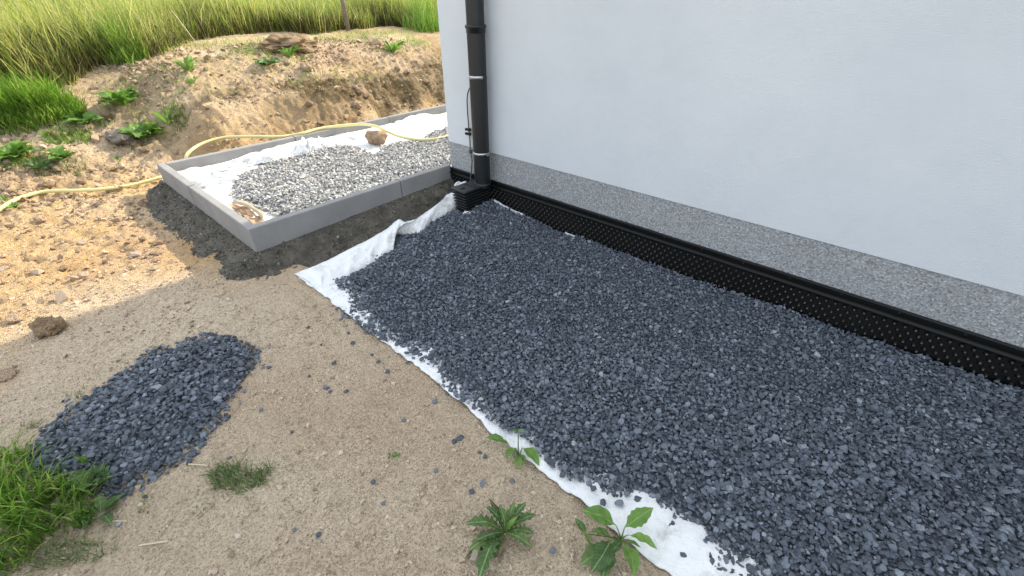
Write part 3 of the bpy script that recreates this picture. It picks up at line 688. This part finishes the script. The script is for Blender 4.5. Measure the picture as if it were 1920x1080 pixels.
for k in range(7):
    z = ZL - .030 - k * .0205; s = 1 - .028 * k
    link('rib', bmesh_to('rib', box_bm(-gw * .93 * s, gw * .93 * s, -gl * .96 * s, gl * .95, z - .0045, z + .0045, .003, seg=2)), DUSTY, gully)
def crumple(name, ctr, sx, sy, h, seed, lab, rz=0, fq=1.6):
    def f(u, v):
        x, y = (u - .5) * sx, (v - .5) * sy; ed = np.minimum(np.minimum(u, 1 - u), np.minimum(v, 1 - v)) * 2
        return x + .12 * sx * vnoise(u * 5, v * 5, seed), y + .12 * sy * vnoise(u * 5, v * 5, seed + 1), h * np.minimum(.2 + 1.6 * ed, 1) * (.35 + .8 * np.abs(fbm(u * sx / .10, v * sy / .10, fq, 4, seed + 2, .5)))
    o = link(name, gridmesh(name, f, 60, 36), FLEECE); o.location = Vector(ctr); o.rotation_euler.z = rz
    return tag(solid(o, .003), lab, 'fleece')
crumple('fleece_scrap', G(868, 349, .12), .10, .06, .05, 301, 'white fleece scrap bunched behind the gully lid', .6)
crumple('fleece_scrap', G(884, 337, .11), .07, .05, .05, 305, 'small white fleece scrap at the foot of the wire behind the pipe', .3)
crumple('fleece_scrap', G(880, 400, .03), .08, .04, .016, 309, 'small white fleece patch showing at the front foot of the gully', .5)

# earthing wire
wp = [PY(x, y, WY - yy) for x, y, yy in ((887, 158, .06), (881, 165, .045), (876.5, 178, .03), (876, 200, .02), (879, 240, .018), (881, 262, .018), (882, 285, .018), (885, 300, .018), (884, 318, .02), (882.5, 333, .03), (882, 342, .05))]
wire = thing('earthing_wire', wp[-1], 'thin grey earthing wire with black clamps running down the wall beside the drainpipe', 'wire')
w0 = np.array(wp[-1])
link('wire', tube('wire', [p - w0 for p in spline(wp, 6)], .0042, 8), ZINC, wire)
def at(px, py, yy): return Vector(PY(px, py, WY - yy) - w0)
for py in (243, 251):
    c = at(879, py, .018)
    k = link('clamp', bmesh_to('clamp', box_bm(c.x - .016, c.x + .014, c.y - .010, c.y + .010, c.z - .008, c.z + .008, .003)), BLACK, wire)
    for sx in (-.019, .017):
        bm = bmesh.new(); bmesh.ops.create_cone(bm, cap_ends=True, segments=6, radius1=.009, radius2=.009, depth=.008); bmesh.ops.rotate(bm, matrix=Matrix.Rotation(math.pi / 2, 3, 'X'), verts=bm.verts)
        bmesh.ops.translate(bm, vec=(c.x + sx, c.y - .006, c.z), verts=bm.verts); link('bolt', bmesh_to('bolt', bm), BLACK, k)
c = at(882.5, 284, .018)
link('wall_bracket', bmesh_to('wall_bracket', box_bm(c.x - .013, c.x + .013, c.y - .009, c.y + .016, c.z - .012, c.z + .008, .003)), ZINC, wire)

# ================================================================== HOSE
hp = []
for x, y in ((-60, 445), (0, 403), (40, 380), (90, 366), (150, 364), (200, 361), (255, 352), (300, 340)):
    p = GT(x, y); hp.append(p + np.array([0, 0, .026]))
for x, y, z in ((-4.36, .72, .05), (-4.40, .86, .10)): hp.append(np.array([x, y, max(z, terrain(x, y) + .015)]))
for px, py, z in ((352, 288, .165), (378, 270, .19), (420, 258, .205), (470, 256, .21), (520, 256.5, .205), (545, 254, .200), (570, 249, .214), (600, 241, .219), (640, 235.5, .219), (681, 233, .219), (705, 237, .222), (725, 246, .205), (750, 256, .18), (785, 262, .165), (820, 260, .165), (850, 252, .165), (880, 243, .165)):
    hp.append(G(px, py, z))
hose = link('garden_hose', tube('garden_hose', spline(hp, 8), .0125, 12), HOSE)
tag(hose, 'pale yellow garden hose snaking past the bank and over the back kerb', 'hose')

# ================================================================== ROCKS AND CLODS
def rock(name, px, py, size, sq, seed, m, label, cat, group=None, sub=3, amp=.22, sink=.35, z=None, rz=0.0):
    p = GT(px, py) if z is None else G(px, py, z)
    o = link(name, lump(name, size, sq, seed, m, sub, amp)); o.location = (p[0], p[1], p[2] + size * sq[2] * (1 - sink) * .6); o.rotation_euler.z = rz
    return tag(o, label, cat, group)
rock('rock', 707, 262, .074, (1.25, .9, .8), 3, ROCK, 'angular brown rock lying on the white fleece under the hose', 'rock', z=.15, rz=.5)
rock('soil_clod', 100, 620, .052, (1.0, .9, .85), 5, DCLOD, 'fist sized earth clod on the edge of the house shadow', 'clod', sub=4, amp=.32)
rock('soil_clod', 545, 92, .165, (1.25, 1.6, .6), 8, DCLOD, 'large weathered lump of earth on top of the bank, coloured dark for its shaded face', 'clod', sub=4, amp=.3)  # dark soil tint puts the shade of its face into the colour
rock('rock', 155, 455, .026, (1.3, .9, .35), 9, TANROCK, 'flat pale stone half buried in the sunlit soil, nearer the hose', 'stone')
rock('rock', 158, 517, .026, (1.2, .9, .45), 10, TANROCK, 'pale stone in the sunlit soil midway between the hose and the shadow edge', 'stone')
rock('rock', 8, 505, .024, (1.2, 1, .5), 12, TANROCK, 'pale stone in the sunlit soil at the left edge', 'stone')
rock('rock', 293, 490, .018, (1.2, 1, .8), 14, ROCK, 'small dark stone alone on the sunlit soil beside the mortar shadow', 'stone')
rock('rock', 228, 262, .10, (1.2, .8, .55), 15, GREYROCK, 'grey broken lump in place of a shaded hollow under a weed on the bank', 'stone', amp=.3)  # grey lump set where the bank has a shaded hollow
rock('rock', 4, 100, .10, (1, 1, .7), 16, GREYROCK, 'dark grey stone at the meadow edge far left', 'stone')
rock('soil_clod', 78, 416, .036, (1, .9, .7), 17, CLOD, 'brown clod just below the bend of the hose', 'clod')
rock('soil_clod', 12, 705, .028, (1.3, 1, .5), 18, CLOD, 'dark earth lump at the left edge beyond the gravel heap', 'clod', sub=4, amp=.3)
rock('soil_clod', 30, 600, .03, (1.3, 1, .55), 19, CLOD, 'small brown clod in the sun left of the fist sized clod', 'clod')
rock('soil_clod', 575, 130, .055, (1.2, 1, .8), 20, CLOD, 'brown clod on the bank top above the hose', 'clod')
rock('soil_clod', 670, 200, .05, (1.1, 1, .8), 22, CLOD, 'brown clod on the bank face above the back kerb', 'clod')
rock('soil_clod', 708, 85, .06, (1.0, 1, .9), 24, CLOD, 'rounded earth clod on the bank top beside a weed near the house', 'clod')
clods = [lump('bank_clod', 1.0, (1.1, .95, .7), 40 + k, CLOD, 2, .3) for k in range(6)]
r2 = random.Random(5); cnt = 0; hl = spline(hp, 6)
while cnt < 120:
    x, y = r2.uniform(-5.8, -2.9), r2.uniform(-.6, 3.9)
    if min(np.hypot(x - q[0], y - q[1]) for q in hl) < .07: continue
    if (x > BX - .06 and y > KY - .28) or (x > -4.3 and r2.random() < .55): continue
    o = link('soil_clod', clods[cnt % 6]); s = r2.choice((.014, .018, .023, .03, .038)) * (1 if x < -4.3 else .6)
    o.scale = (s, s, s); o.location = (x, y, float(terrain(x, y)) + s * .25); o.rotation_euler = (r2.uniform(-.4, .4), r2.uniform(-.4, .4), r2.uniform(0, 6))
    zone = 'on the grassy bank top' if x < -5.05 else 'on the bank slope above the kerb and hose' if x < -4.3 else 'on the flat sunlit soil in front of the kerb'
    sz = 'fist sized' if s > .029 else 'small' if s > .016 else 'tiny'
    tag(o, f'{sz} dry earth lump {zone}', 'clod', f'{sz} clods {zone}'); cnt += 1

# loose stones
st_me = []
for k in range(8):
    V, F = T_NEAR[k]; me = npmesh('loose_stone', V, F); st_me.append(me); me.materials.append(GRAVEL)
tan_me = []
for k in range(4):
    V, F = T_NEAR[k + 8]; me = npmesh('loose_pebble', V, F); tan_me.append(me); me.materials.append(PEBBLE)
def loose(px, py, s, label, group, tan=False, z=None):
    p = GT(px, py) if z is None else G(px, py, z)
    o = link('loose_pebble' if tan else 'loose_stone', (tan_me if tan else st_me)[r2.randrange(4 if tan else 8)])
    o.location = (p[0], p[1], p[2] + s * .42); o.scale = (s, s, s); o.rotation_euler = (r2.uniform(-.3, .3), r2.uniform(-.3, .3), r2.uniform(0, 6)); tag(o, label, 'stone', group)
for px, py in ((719, 628), (745, 645), (751, 643), (763, 663), (771, 661), (775, 672), (791, 675), (782, 663), (788, 666), (805, 672), (1036, 875), (1059, 878), (1055, 892), (1112, 917), (1130, 943), (1161, 945), (1195, 937), (1281, 1042), (1006, 834), (1090, 893), (1175, 928), (1150, 925), (632, 580), (690, 612), (868, 752)):
    loose(px, py, r2.uniform(.008, .0125) if px != 1161 else .014, 'single dark gravel stone lying on the white fleece strip', 'stones strayed onto the fleece', z=.012)
for px, py in ((900, 850), (910, 858), (885, 923), (905, 908), (960, 902), (864, 822), (852, 829), (1037, 1034), (818, 884), (719, 946), (862, 824), (553, 996), (598, 1005), (548, 811), (757, 790), (602, 647), (698, 667), (710, 680), (654, 626), (662, 645), (626, 682), (727, 698), (649, 735), (615, 730), (580, 706), (815, 755), (838, 743), (578, 615), (640, 600), (650, 592), (764, 682), (610, 727), (620, 736), (505, 690), (490, 770), (430, 860), (700, 905)):
    loose(px, py, r2.uniform(.007, .0125), 'single dark gravel stone strayed onto the bare soil', 'dark stones on the soil')
for px, py in ((538, 1013), (460, 847), (1001, 926), (580, 690), (515, 1030), (520, 1028), (405, 1072), (480, 955), (465, 965), (690, 830), (640, 850), (545, 880), (700, 1000), (745, 1035), (1000, 960), (610, 950), (565, 760), (355, 580), (440, 590), (300, 610)):
    loose(px, py, r2.uniform(.006, .0105), 'small tan pebble on the bare soil', 'tan pebbles on the soil', True)

# ================================================================== PLANTS
def leaf_mesh(name, shape, fold=.25, arch=.2, seed=0, m=LEAF):
    # unit leaf along +x, tip at 1; shape = list of (t, halfwidth)
    r = random.Random(seed); N = 30; bm = bmesh.new(); rows = []
    ts = [s[0] for s in shape]; ws = [s[1] for s in shape]
    for i_ in range(N + 1):
        t = i_ / N; w = float(np.interp(t, ts, ws)); z = arch * math.sin(t * math.pi * .85) - arch * .35 * t * t
        wob = lambda q: .03 * math.sin(t * 17 + seed + q) * (w / .2)
        rows.append([bm.verts.new((t, s * w, z + fold * abs(s) * w + wob(s * 3))) for s in (-1, -.5, 0, .5, 1)])
    for i_ in range(N):
        for k in range(4):
            if all((a.co - b.co).length > 1e-5 for a, b in ((rows[i_][k], rows[i_][k + 1]), (rows[i_ + 1][k], rows[i_ + 1][k + 1]))): bm.faces.new((rows[i_][k], rows[i_][k + 1], rows[i_ + 1][k + 1], rows[i_ + 1][k]))
            else:
                try: bm.faces.new((rows[i_][k], rows[i_][k + 1], rows[i_ + 1][k + 1], rows[i_ + 1][k]))
                except Exception: pass
    me = bpy.data.meshes.new(name); bm.to_mesh(me); bm.free(); me.polygons.foreach_set('use_smooth', [True] * len(me.polygons)); me.materials.append(m); return me
OV = [(0, .012), (.10, .03), (.22, .15), (.40, .235), (.58, .235), (.76, .17), (.90, .08), (1, .004)]
NAR = [(0, .012), (.2, .07), (.45, .115), (.65, .12), (.85, .07), (1, .004)]
LOB = [(0, .015), (.10, .025), (.17, .08), (.20, .03), (.28, .13), (.32, .045), (.41, .17), (.45, .06), (.54, .19), (.59, .08), (.68, .19), (.73, .09), (.82, .15), (.87, .07), (.94, .05), (1, .004)]
SER = [(0, .012), (.12, .06), (.25, .20), (.32, .18), (.42, .26), (.5, .22), (.60, .24), (.68, .18), (.8, .15), (.88, .08), (1, .004)]
LV = {k: [leaf_mesh('leaf', sh, .3, .10 + .07 * j, j * 5 + 1, mm) for j in range(3)] for k, sh, mm in (('ov', OV, LEAF), ('nar', NAR, LEAF), ('lob', LOB, LEAFD), ('ser', SER, LEAF), ('dark', SER, LEAFD), ('brown', OV, LEAFB), ('ovd', OV, LEAFD))}
def add_leaf(root, base, tip, kind, wf=1.0, roll=0.0):
    base, tip = Vector(base), Vector(tip); d = tip - base; L = d.length; x = d.normalized()
    y = Vector((0, 0, 1)).cross(x); y = y.normalized() if y.length > 1e-4 else Vector((0, 1, 0)); z = x.cross(y)
    Mx = Matrix((x, y, z)).transposed().to_4x4() @ Matrix.Rotation(roll, 4, 'X') @ Matrix.Diagonal((L, L * wf, L, 1))
    Mx.translation = base - root.location
    o = link('leaf', r2.choice(LV[kind]), None, root); o.matrix_local = Mx; return o
def add_stem(root, a, b, r=.002, sag=.0, m=LEAF):
    a, b = np.array(a), np.array(b); P = [a + (b - a) * t + np.array([0, 0, sag * math.sin(t * math.pi)]) - np.array(root.location) for t in np.linspace(0, 1, 6)]
    return link('stem', tube('stem', P, [r * (1 - .4 * t) for t in np.linspace(0, 1, 6)], 6), m, root)
z1 = lambda u, v: (820 + u / 3.43, 780 + v / 3.43)
def plant(name, centre_px, leaves, label, stems=True, cat='weed'):
    p = GT(*centre_px); root = thing(name, p, label, cat)
    for (bu, bv, bh), (tu, tv, th), kind, wf in leaves:
        b = G(*z1(bu, bv), p[2] + bh); t = G(*z1(tu, tv), p[2] + th); lf = add_leaf(root, b, t, kind, wf, r2.uniform(-.3, .3))
        if kind == 'brown': lf['label'] = 'withered brown leaf'
        if stems and bh > .01: add_stem(root, p, b, .0022, .004)
    return root
plant('dock_plant', z1(1180, 800), [((1150, 705, .05), (925, 610, .075), 'ov', 1.0), ((1205, 715, .05), (1390, 590, .09), 'ser', .95), ((1228, 765, .04), (1415, 862, .05), 'ov', .72),
    ((1195, 820, .035), (1265, 1045, .045), 'ov', .95), ((1115, 800, .04), (985, 1010, .03), 'dark', 1.1), ((1100, 840, .03), (920, 960, .02), 'dark', 1.2), ((1120, 780, .03), (985, 745, .03), 'dark', .8), ((960, 760, .015), (885, 660, .03), 'ovd', .9),
    ((1120, 850, .02), (1060, 1060, .02), 'dark', 1.0), ((1180, 800, .01), (1310, 850, .02), 'nar', .9), ((990, 850, .01), (935, 730, .03), 'nar', .9), ((1190, 800, .02), (1100, 900, .02), 'ovd', .8)],
    'broad leaved dock plant growing against the fleece at the bottom edge')
plant('thistle_plant', z1(435, 760), [((430, 750, .004), (t[0], t[1], t[2]), k, w) for t, k, w in (((175, 700, .05), 'lob', 1.1), ((310, 580, .06), 'lob', 1.0), ((395, 560, .07), 'lob', .8), ((500, 545, .06), 'lob', .8), ((575, 555, .05), 'lob', .9), ((640, 640, .04), 'lob', .9),
    ((630, 765, .03), 'lob', .9), ((615, 850, .02), 'lob', .9), ((250, 800, .04), 'lob', .8), ((200, 870, .03), 'lob', 1.0), ((270, 1060, .02), 'lob', 1.0), ((320, 940, .03), 'lob', .9), ((175, 925, .01), 'brown', .55), ((385, 960, .01), 'brown', .5), ((330, 530, .03), 'brown', .4), ((520, 640, .06), 'nar', .8), ((450, 600, .06), 'nar', .6))],
    'dark spiky thistle rosette on the bare soil beside two wood chips', stems=False)
plant('weed_plant', z1(520, 300), [((440, 160, .02), (315, 140, .03), 'ov', .9), ((505, 205, .02), (435, 275, .015), 'ser', 1.1), ((545, 205, .025), (655, 325, .02), 'ov', .9), ((520, 110, .05), (475, 95, .055), 'ser', .9), ((520, 110, .05), (540, 80, .055), 'ser', .8), ((520, 260, .01), (500, 330, .01), 'ser', .8), ((530, 250, .01), (570, 300, .015), 'ser', .8), ((520, 260, .01), (545, 345, .01), 'ser', .7), ((460, 180, .01), (395, 165, .012), 'ser', .8)],
    'small leafy weed pushing out from under the fleece edge halfway down the strip')

def rosette(px, py, n, L, kind, label, up=.5, name='weed_plant'):
    p = GT(px, py); root = thing(name, p, label, 'weed')
    for k in range(n):
        a = k / n * 6.283 + r2.uniform(-.4, .4); l = L * r2.uniform(.6, 1.15); e = up * r2.uniform(.3, 1.3)
        b = p + np.array([math.cos(a), math.sin(a), 0]) * L * .08 + np.array([0, 0, .004])
        add_leaf(root, b, b + np.array([math.cos(a) * l * math.cos(e), math.sin(a) * l * math.cos(e), l * math.sin(e)]), kind, r2.uniform(.8, 1.2), r2.uniform(-.5, .5))
    return root
rosette(232, 200, 26, .20, 'ov', 'bright green broad leaved weed right of the tall grass clump on the bank', .8)
rosette(270, 262, 26, .19, 'ov', 'bright weed hanging over the grey lump on the bank', .6)
rosette(355, 135, 12, .16, 'nar', 'small upright weed just below the meadow edge', .95)
rosette(362, 160, 8, .10, 'nar', 'tiny weed on the bank top below another small weed', .8)
rosette(500, 125, 16, .15, 'ovd', 'dark low weed on the bank top below the earth lump', .35)
rosette(545, 108, 14, .18, 'nar', 'bright narrow leaved weed in front of the large earth lump', .8)
rosette(738, 98, 16, .19, 'nar', 'bright weed on the bank top near the house wall', .9)
rosette(30, 300, 22, .16, 'ser', 'bright weed at the left edge below the tall grass clump', .6)
rosette(118, 300, 20, .12, 'ser', 'low leafy weed on the slope above the hose bend', .6)
rosette(80, 318, 10, .10, 'ovd', 'grey green leafy weed just above the hose', .5)
rosette(160, 235, 16, .13, 'ser', 'yellow green weed at the foot of the tall grass clump', .6)
rosette(30, 392, 9, .07, 'ser', 'tiny weed sprouting beside the hose at the left edge', .5)
rosette(12, 380, 7, .06, 'nar', 'tiny narrow leaved weed behind the hose at the left edge', .6)
rosette(318, 236, 9, .16, 'nar', 'thin upright weed on the bank face behind the planter corner', 1.1)
rosette(225, 305, 7, .06, 'nar', 'tiny weed on the crumbly slope left of the planter corner', .6)
rosette(185, 905, 12, .07, 'dark', 'dark broad leaved weed at the tip of the gravel heap beside the grass', .7)
rosette(190, 965, 7, .06, 'ovd', 'pale grey green weed leaf cluster at the right end of the near grass clump', .4)
rosette(166, 878, 4, .07, 'nar', 'single bright blade like weed growing out of the gravel heap', 1.2)
rosette(745, 857, 4, .015, 'ser', 'tiny seedling in the middle of the bare soil', .4)
rosette(733, 858, 4, .018, 'dark', 'tiny dark seedling beside another one in the middle of the bare soil', .4)

def clump(name, poly, n, h, wd, m, label, lean=(.2, .8), bias=None, seg=3, z=True, cat='grass', kind=None):
    q = np.array([GT(*p)[:2] for p in poly]); lo, hi = q.min(0), q.max(0); X = rng.uniform(lo[0], hi[0], n * 4); Y = rng.uniform(lo[1], hi[1], n * 4)
    k = in_poly(X, Y, q); X, Y = X[k][:n], Y[k][:n]; n = len(X)
    az = rng.uniform(0, 6.283, n) if bias is None else rng.normal(bias, .8, n)
    d = np.clip(poly_dist(X, Y, q) / .12, .45, 1)
    V, F = blades(np.stack([X, Y, terrain(X, Y) - .004], 1), h * rng.uniform(.45, 1.2, n) * d, wd * rng.uniform(.6, 1.3, n), az, rng.uniform(lean[0], lean[1], n), seg)
    o = link(name, npmesh(name, V, F, True), m); return tag(o, label, cat, kind=kind)
clump('grass_clump', [(-40, 250), (-40, 205), (40, 185), (110, 180), (160, 200), (170, 222), (100, 238), (40, 256)], 2600, .34, .008, GRASS, 'tall bright green grass clump on the bank at the left edge', (.25, .85), -.2)
clump('grass_clump', [(-80, 860), (-10, 850), (60, 845), (90, 885), (150, 905), (190, 935), (170, 985), (80, 1020), (60, 1060), (-60, 1120)], 1000, .27, .0055, GRASS, 'near bright green grass clump in the bottom left corner', (.3, .95), .3)
clump('grass_tuft', [(395, 880), (440, 870), (470, 885), (515, 875), (505, 905), (455, 930), (400, 918)], 430, .10, .0032, DGRASS, 'small dull green grass tuft alone on the bare soil', (.5, 1.0))
clump('grass_tuft', [(70, 250), (140, 240), (180, 250), (170, 268), (90, 275)], 700, .13, .005, GRASS, 'thin low grass tuft below the tall clump on the bank', (.3, .9))
clump('grass_tuft', [(100, 1020), (190, 1010), (225, 1035), (150, 1065), (60, 1070)], 160, .10, .003, DGRASS, 'sparse flattened grass tuft in the bottom left corner in front of the clump', (.8, 1.0))
clump('grass_tuft', [(300, 205), (345, 200), (360, 225), (320, 240)], 240, .14, .005, DGRASS, 'wispy grass tuft on the bank behind the planter corner', (.2, .7))
clump('grass_tuft', [(40, 800), (90, 780), (80, 800), (30, 815)], 60, .05, .0025, DGRASS, 'faint yellowish grass tuft left of the gravel heap', (.6, 1.0))
clump('grass_tuft', [(120, 745), (165, 725), (150, 755)], 30, .06, .0025, DGRASS, 'few grass blades lying against the upper left side of the gravel heap', (.6, 1.0))
clump('grass_tuft', [(265, 925), (290, 935), (280, 970), (258, 960)], 40, .04, .0025, DGRASS, 'tiny grass tuft at the lower tip of the gravel heap', (.6, 1.0))
clump('grass_tuft', [(355, 965), (400, 930), (410, 940), (370, 985)], 30, .04, .0025, DGRASS, 'thin weedy tuft just left of the lone grass tuft', (.6, 1.0))
n = 5200; X = rng.uniform(-6.6, -4.95, n); Y = rng.uniform(.2, 4.8, n); k = (fbm(X, Y, 1.9, 3, 95) + .9 * sstep(-5.7, -6.4, X)) > .2; X, Y = X[k], Y[k]; n = len(X)
V, F = blades(np.stack([X, Y, terrain(X, Y) + .004], 1), rng.uniform(.02, .11, n), rng.uniform(.0025, .005, n), rng.uniform(0, 6.28, n), rng.uniform(.8, 1.0, n), 2, .2)
tag(link('dry_litter', npmesh('dry_litter', V, F, True), STALK), 'dry straw litter strewn over the bank top', 'straw litter', kind='stuff')
clump('grass_tuft', [(-20, 292), (40, 280), (85, 296), (60, 318), (-20, 325)], 420, .13, .005, GRASS, 'low grass tuft at the left edge around the bright weed', (.4, .95))
clump('grass_tuft', [(60, 318), (120, 300), (165, 305), (150, 325), (70, 335)], 320, .10, .005, DGRASS, 'dull low grass tuft among the weeds above the hose', (.4, .95))
clump('grass_tuft', [(170, 225), (205, 215), (225, 228), (190, 240)], 160, .12, .005, GRASS, 'short grass tuft between the tall clump and the weed over the grey lump', (.4, .95))
clump('grass_patch', [(690, 92), (770, 72), (822, 78), (810, 92), (720, 104)], 420, .09, .005, GRASS, 'sparse grass patch on the bank top near the house corner', (.5, .95), kind='stuff')
clump('grass_patch', [(400, 100), (470, 88), (500, 100), (430, 112)], 260, .08, .005, DGRASS, 'sparse grass patch on the bank top left of the earth lump', (.5, .95), kind='stuff')
# sparse sprouts on the bank top
n = 5000; X = rng.uniform(-6.5, -4.9, n); Y = rng.uniform(.3, 4.6, n); k = fbm(X, Y, 1.6, 3, 97) + .7 * sstep(-5.7, -6.4, X) > .34; X, Y = X[k], Y[k]; n = len(X)
V, F = blades(np.stack([X, Y, terrain(X, Y)], 1), rng.uniform(.03, .10, n), rng.uniform(.003, .006, n), rng.uniform(0, 6.28, n), rng.uniform(.3, .9, n), 2)
tag(link('sparse_grass', npmesh('sparse_grass', V, F, True), GRASS), 'sparse short grass sprouting on the bare bank top', 'grass', kind='stuff')
# meadow
me_ = np.array([GT(*p)[:2] for p in ((-60, 150), (60, 140), (140, 138), (230, 118), (300, 98), (370, 72), (480, 62), (560, 58), (640, 55), (700, 46), (780, 52), (830, 55))])
o_ = np.argsort(me_[:, 1]); EY, EX = me_[o_, 1], me_[o_, 0]
def mead(n, far, hmin, hmax, wd, seg, pw):
    dx = far * rng.uniform(0, 1, n) ** pw; Y = rng.uniform(-3, 13, n); X = np.interp(Y, EY, EX) - dx - .15 * vnoise(Y * 2.3, Y * 0, 99) + .12
    k = (Y > -.25 * np.abs(X) - .3) & (Y < .95 * np.abs(X) + .6); X, Y, dx = X[k], Y[k], dx[k]; m = len(X)
    pt = .6 + .55 * np.clip(fbm(X, Y, .8, 3, 98) + .5, 0, 1)
    h = rng.uniform(hmin, hmax, m) * np.clip(.55 + dx * .9, .5, 1) * pt
    return blades(np.stack([X, Y, terrain(X, Y, False) - .02], 1), h, wd * rng.uniform(.6, 1.4, m), rng.normal(-2.0, 1.7, m), rng.uniform(.05, .8, m), seg)
SHADEGRASS = m_green('shaded_blades', [(0, (.045, .05, .018)), (.5, (.085, .08, .03)), (.85, (.14, .12, .055)), (1, (.28, .24, .12))], .3)  # dark blade colours paint the shade at the meadow foot
tag(link('meadow_foot_shade', npmesh('meadow_foot_shade', *mead(80000, .55, .20, .42, 0.0065, 2, 1.0), True), SHADEGRASS), 'grass at the foot of the meadow edge, coloured dark for its shade', 'shaded grass', kind='stuff')
P1, P2, P3 = mead(75000, 2.2, .20, .56, .0055, 3, 1.0), mead(52000, 9, .40, .85, .008, 2, 1.2), mead(14000, 1.0, .10, .32, .006, 2, 1.4)
def seedheads(n, far):
    V, F = mead(n, far, .45, .85, .003, 3, 1.0); tips = V.reshape(-1, 7, 3)[:, 6]
    H = stones(tips, rng.uniform(.012, .022, len(tips)), [(T_GRIT[k][0] * np.array([.28, .28, 1.0]), T_GRIT[k][1]) for k in range(3)], .35)
    return join((V, F), H)
tag(link('seeding_stalks', npmesh('seeding_stalks', *seedheads(5000, 3.5)), STALK), 'pale seed heads on thin stalks rising out of the meadow grass', 'seed heads', kind='stuff')
tag(link('meadow_grass', npmesh('meadow_grass', *join(P1, P2, P3), True), MEADOW), 'tall sunlit meadow grass going to seed beyond the bank', 'meadow grass', kind='stuff')
clump('grass_clump', [(190, 124), (205, 98), (262, 94), (282, 112), (245, 124)], 1100, .40, .008, GRASS, 'fresh green grass clump standing at the meadow edge', (.2, .7))
clump('grass_clump', [(755, 54), (770, 44), (830, 46), (830, 62), (790, 62)], 1100, .46, .008, GRASS, 'fresh green grass clump at the meadow edge beside the house corner', (.2, .7))

# ================================================================== SMALL WOOD
p = GT(653, 56); o = link('wooden_post', tube('wooden_post', [(0, 0, -.1), (-.01, 0, .4), (-.005, .01, .9), (.0, .01, 1.35)], [.032, .030, .028, .026], 10), POSTW); o.location = Vector(p)
tag(o, 'thin grey wooden post standing at the meadow edge', 'post')
p = GT(377, 95); q = np.array(G(322, 20, .95)) ; b0 = np.array(p)
d = ray(322, 20); t_ = (b0[0] - .25) / d[0]; q = np.array([d[0] * t_, d[1] * t_, CH + d[2] * t_])
o = link('dry_stalk', tube('dry_stalk', [b0 - b0, (q - b0) * .5 + np.array([0, 0, .02]), q - b0], .004, 6), STRAW); o.location = Vector(b0); tag(o, 'long pale dry stalk leaning out of the meadow', 'stalk')
def stick(a, b, w, h, label, m=WOOD, z=.004, name='wood_chip'):
    pa, pb = GT(*a), GT(*b); c = (pa + pb) / 2; L = np.linalg.norm(pb[:2] - pa[:2])
    o = link(name, bmesh_to(name, box_bm(-L / 2, L / 2, -w / 2, w / 2, 0, h, min(w, h) * .2)), m); o.location = (c[0], c[1], c[2] + z); o.rotation_euler.z = math.atan2(pb[1] - pa[1], pb[0] - pa[0])
    return tag(o, label, 'wood chip')
stick(z1(235, 970), z1(270, 850), .017, .006, 'larger pale wood chip under the lower leaves of the thistle', z=.026)
stick(z1(270, 770), z1(290, 700), .015, .005, 'small pale wood chip under the upper leaves of the thistle', z=.045)
stick((793, 920), (797, 908), .007, .005, 'tiny pale wood splinter in the middle of the bare soil')
stick((262, 1024), (318, 1018), .004, .003, 'pale straw lying on the soil at the bottom left', STRAW, name='straw_stalk')
stick((355, 873), (392, 876), .004, .003, 'pale straw lying left of the lone grass tuft', STRAW, name='straw_stalk')
stick((204, 980), (240, 979), .003, .003, 'thin straw lying at the tip of the near grass clump', STRAW, name='straw_stalk')
# folded beige flap and brown hole in the planter corner
a, b, c, d = G(432, 381, .165), G(460, 378, .175), G(499, 402, .165), G(493, 413, .155)
me = bpy.data.meshes.new('cardboard_flap'); V = []
for i_ in range(9):
    f = i_ / 8; l = np.array(a) * (1 - f) + np.array(d) * f; l = l * (1 - .62 * math.sin(f * math.pi)) + (np.array(b) * (1 - f) + np.array(c) * f) * .62 * math.sin(f * math.pi); r_ = np.array(b) * (1 - f) + np.array(c) * f
    for k in range(4): g = k / 3; q = l * (1 - g) + r_ * g; V.append((q[0], q[1], q[2] + .012 * math.sin(g * 3.14) + .004 * math.sin(f * 9)))
me.from_pydata(V, [], [(i_ * 4 + k, i_ * 4 + 4 + k, i_ * 4 + 5 + k, i_ * 4 + 1 + k) for i_ in range(8) for k in range(3)])
tag(solid(link('fleece_fold', me, CARD), .003), 'beige folded fleece corner beside the brown hole in the kerbed bed', 'fleece')
ha, hb, hc, hd = G(424, 381, .15), G(462, 388, .15), G(495, 412, .15), G(480, 424, .15)
def hole(u, v):
    p = [(ha[k] * (1 - u) + hd[k] * u) * (1 - v) + (hb[k] * (1 - u) + hc[k] * u) * v for k in (0, 1)]
    return np.maximum(np.minimum(p[0], KX - KT - .004), BX), np.maximum(p[1], KY + KT + .003), .150 + .010 * fbm(p[0], p[1], 18, 3, 111) - .014 * np.sin(u * 3.14) * np.sin(v * 3.14)
tag(link('planter_soil', gridmesh('planter_soil', hole, 24, 18), ROCK), 'patch of bare brown soil in the near corner of the kerbed bed', 'soil', kind='stuff')
crumple('fleece_bunch', G(590, 285, .13), .34, .13, .10, 401, 'crumpled white fleece bunch standing up against the back kerb', 1.45, 2.6)
crumple('fleece_bunch', G(478, 308, .12), .46, .10, .055, 405, 'lower dirty fleece crumple along the back kerb left of the gravel', 1.45, 2.0)
crumple('fleece_bunch', G(405, 345, .115), .30, .24, .05, 409, 'white sunlit fleece crumple at the left end of the kerbed bed', .2, 1.2)

print('tris', sum(len(o.data.loops) - 2 * len(o.data.polygons) for o in COL.objects if o.type == 'MESH'))
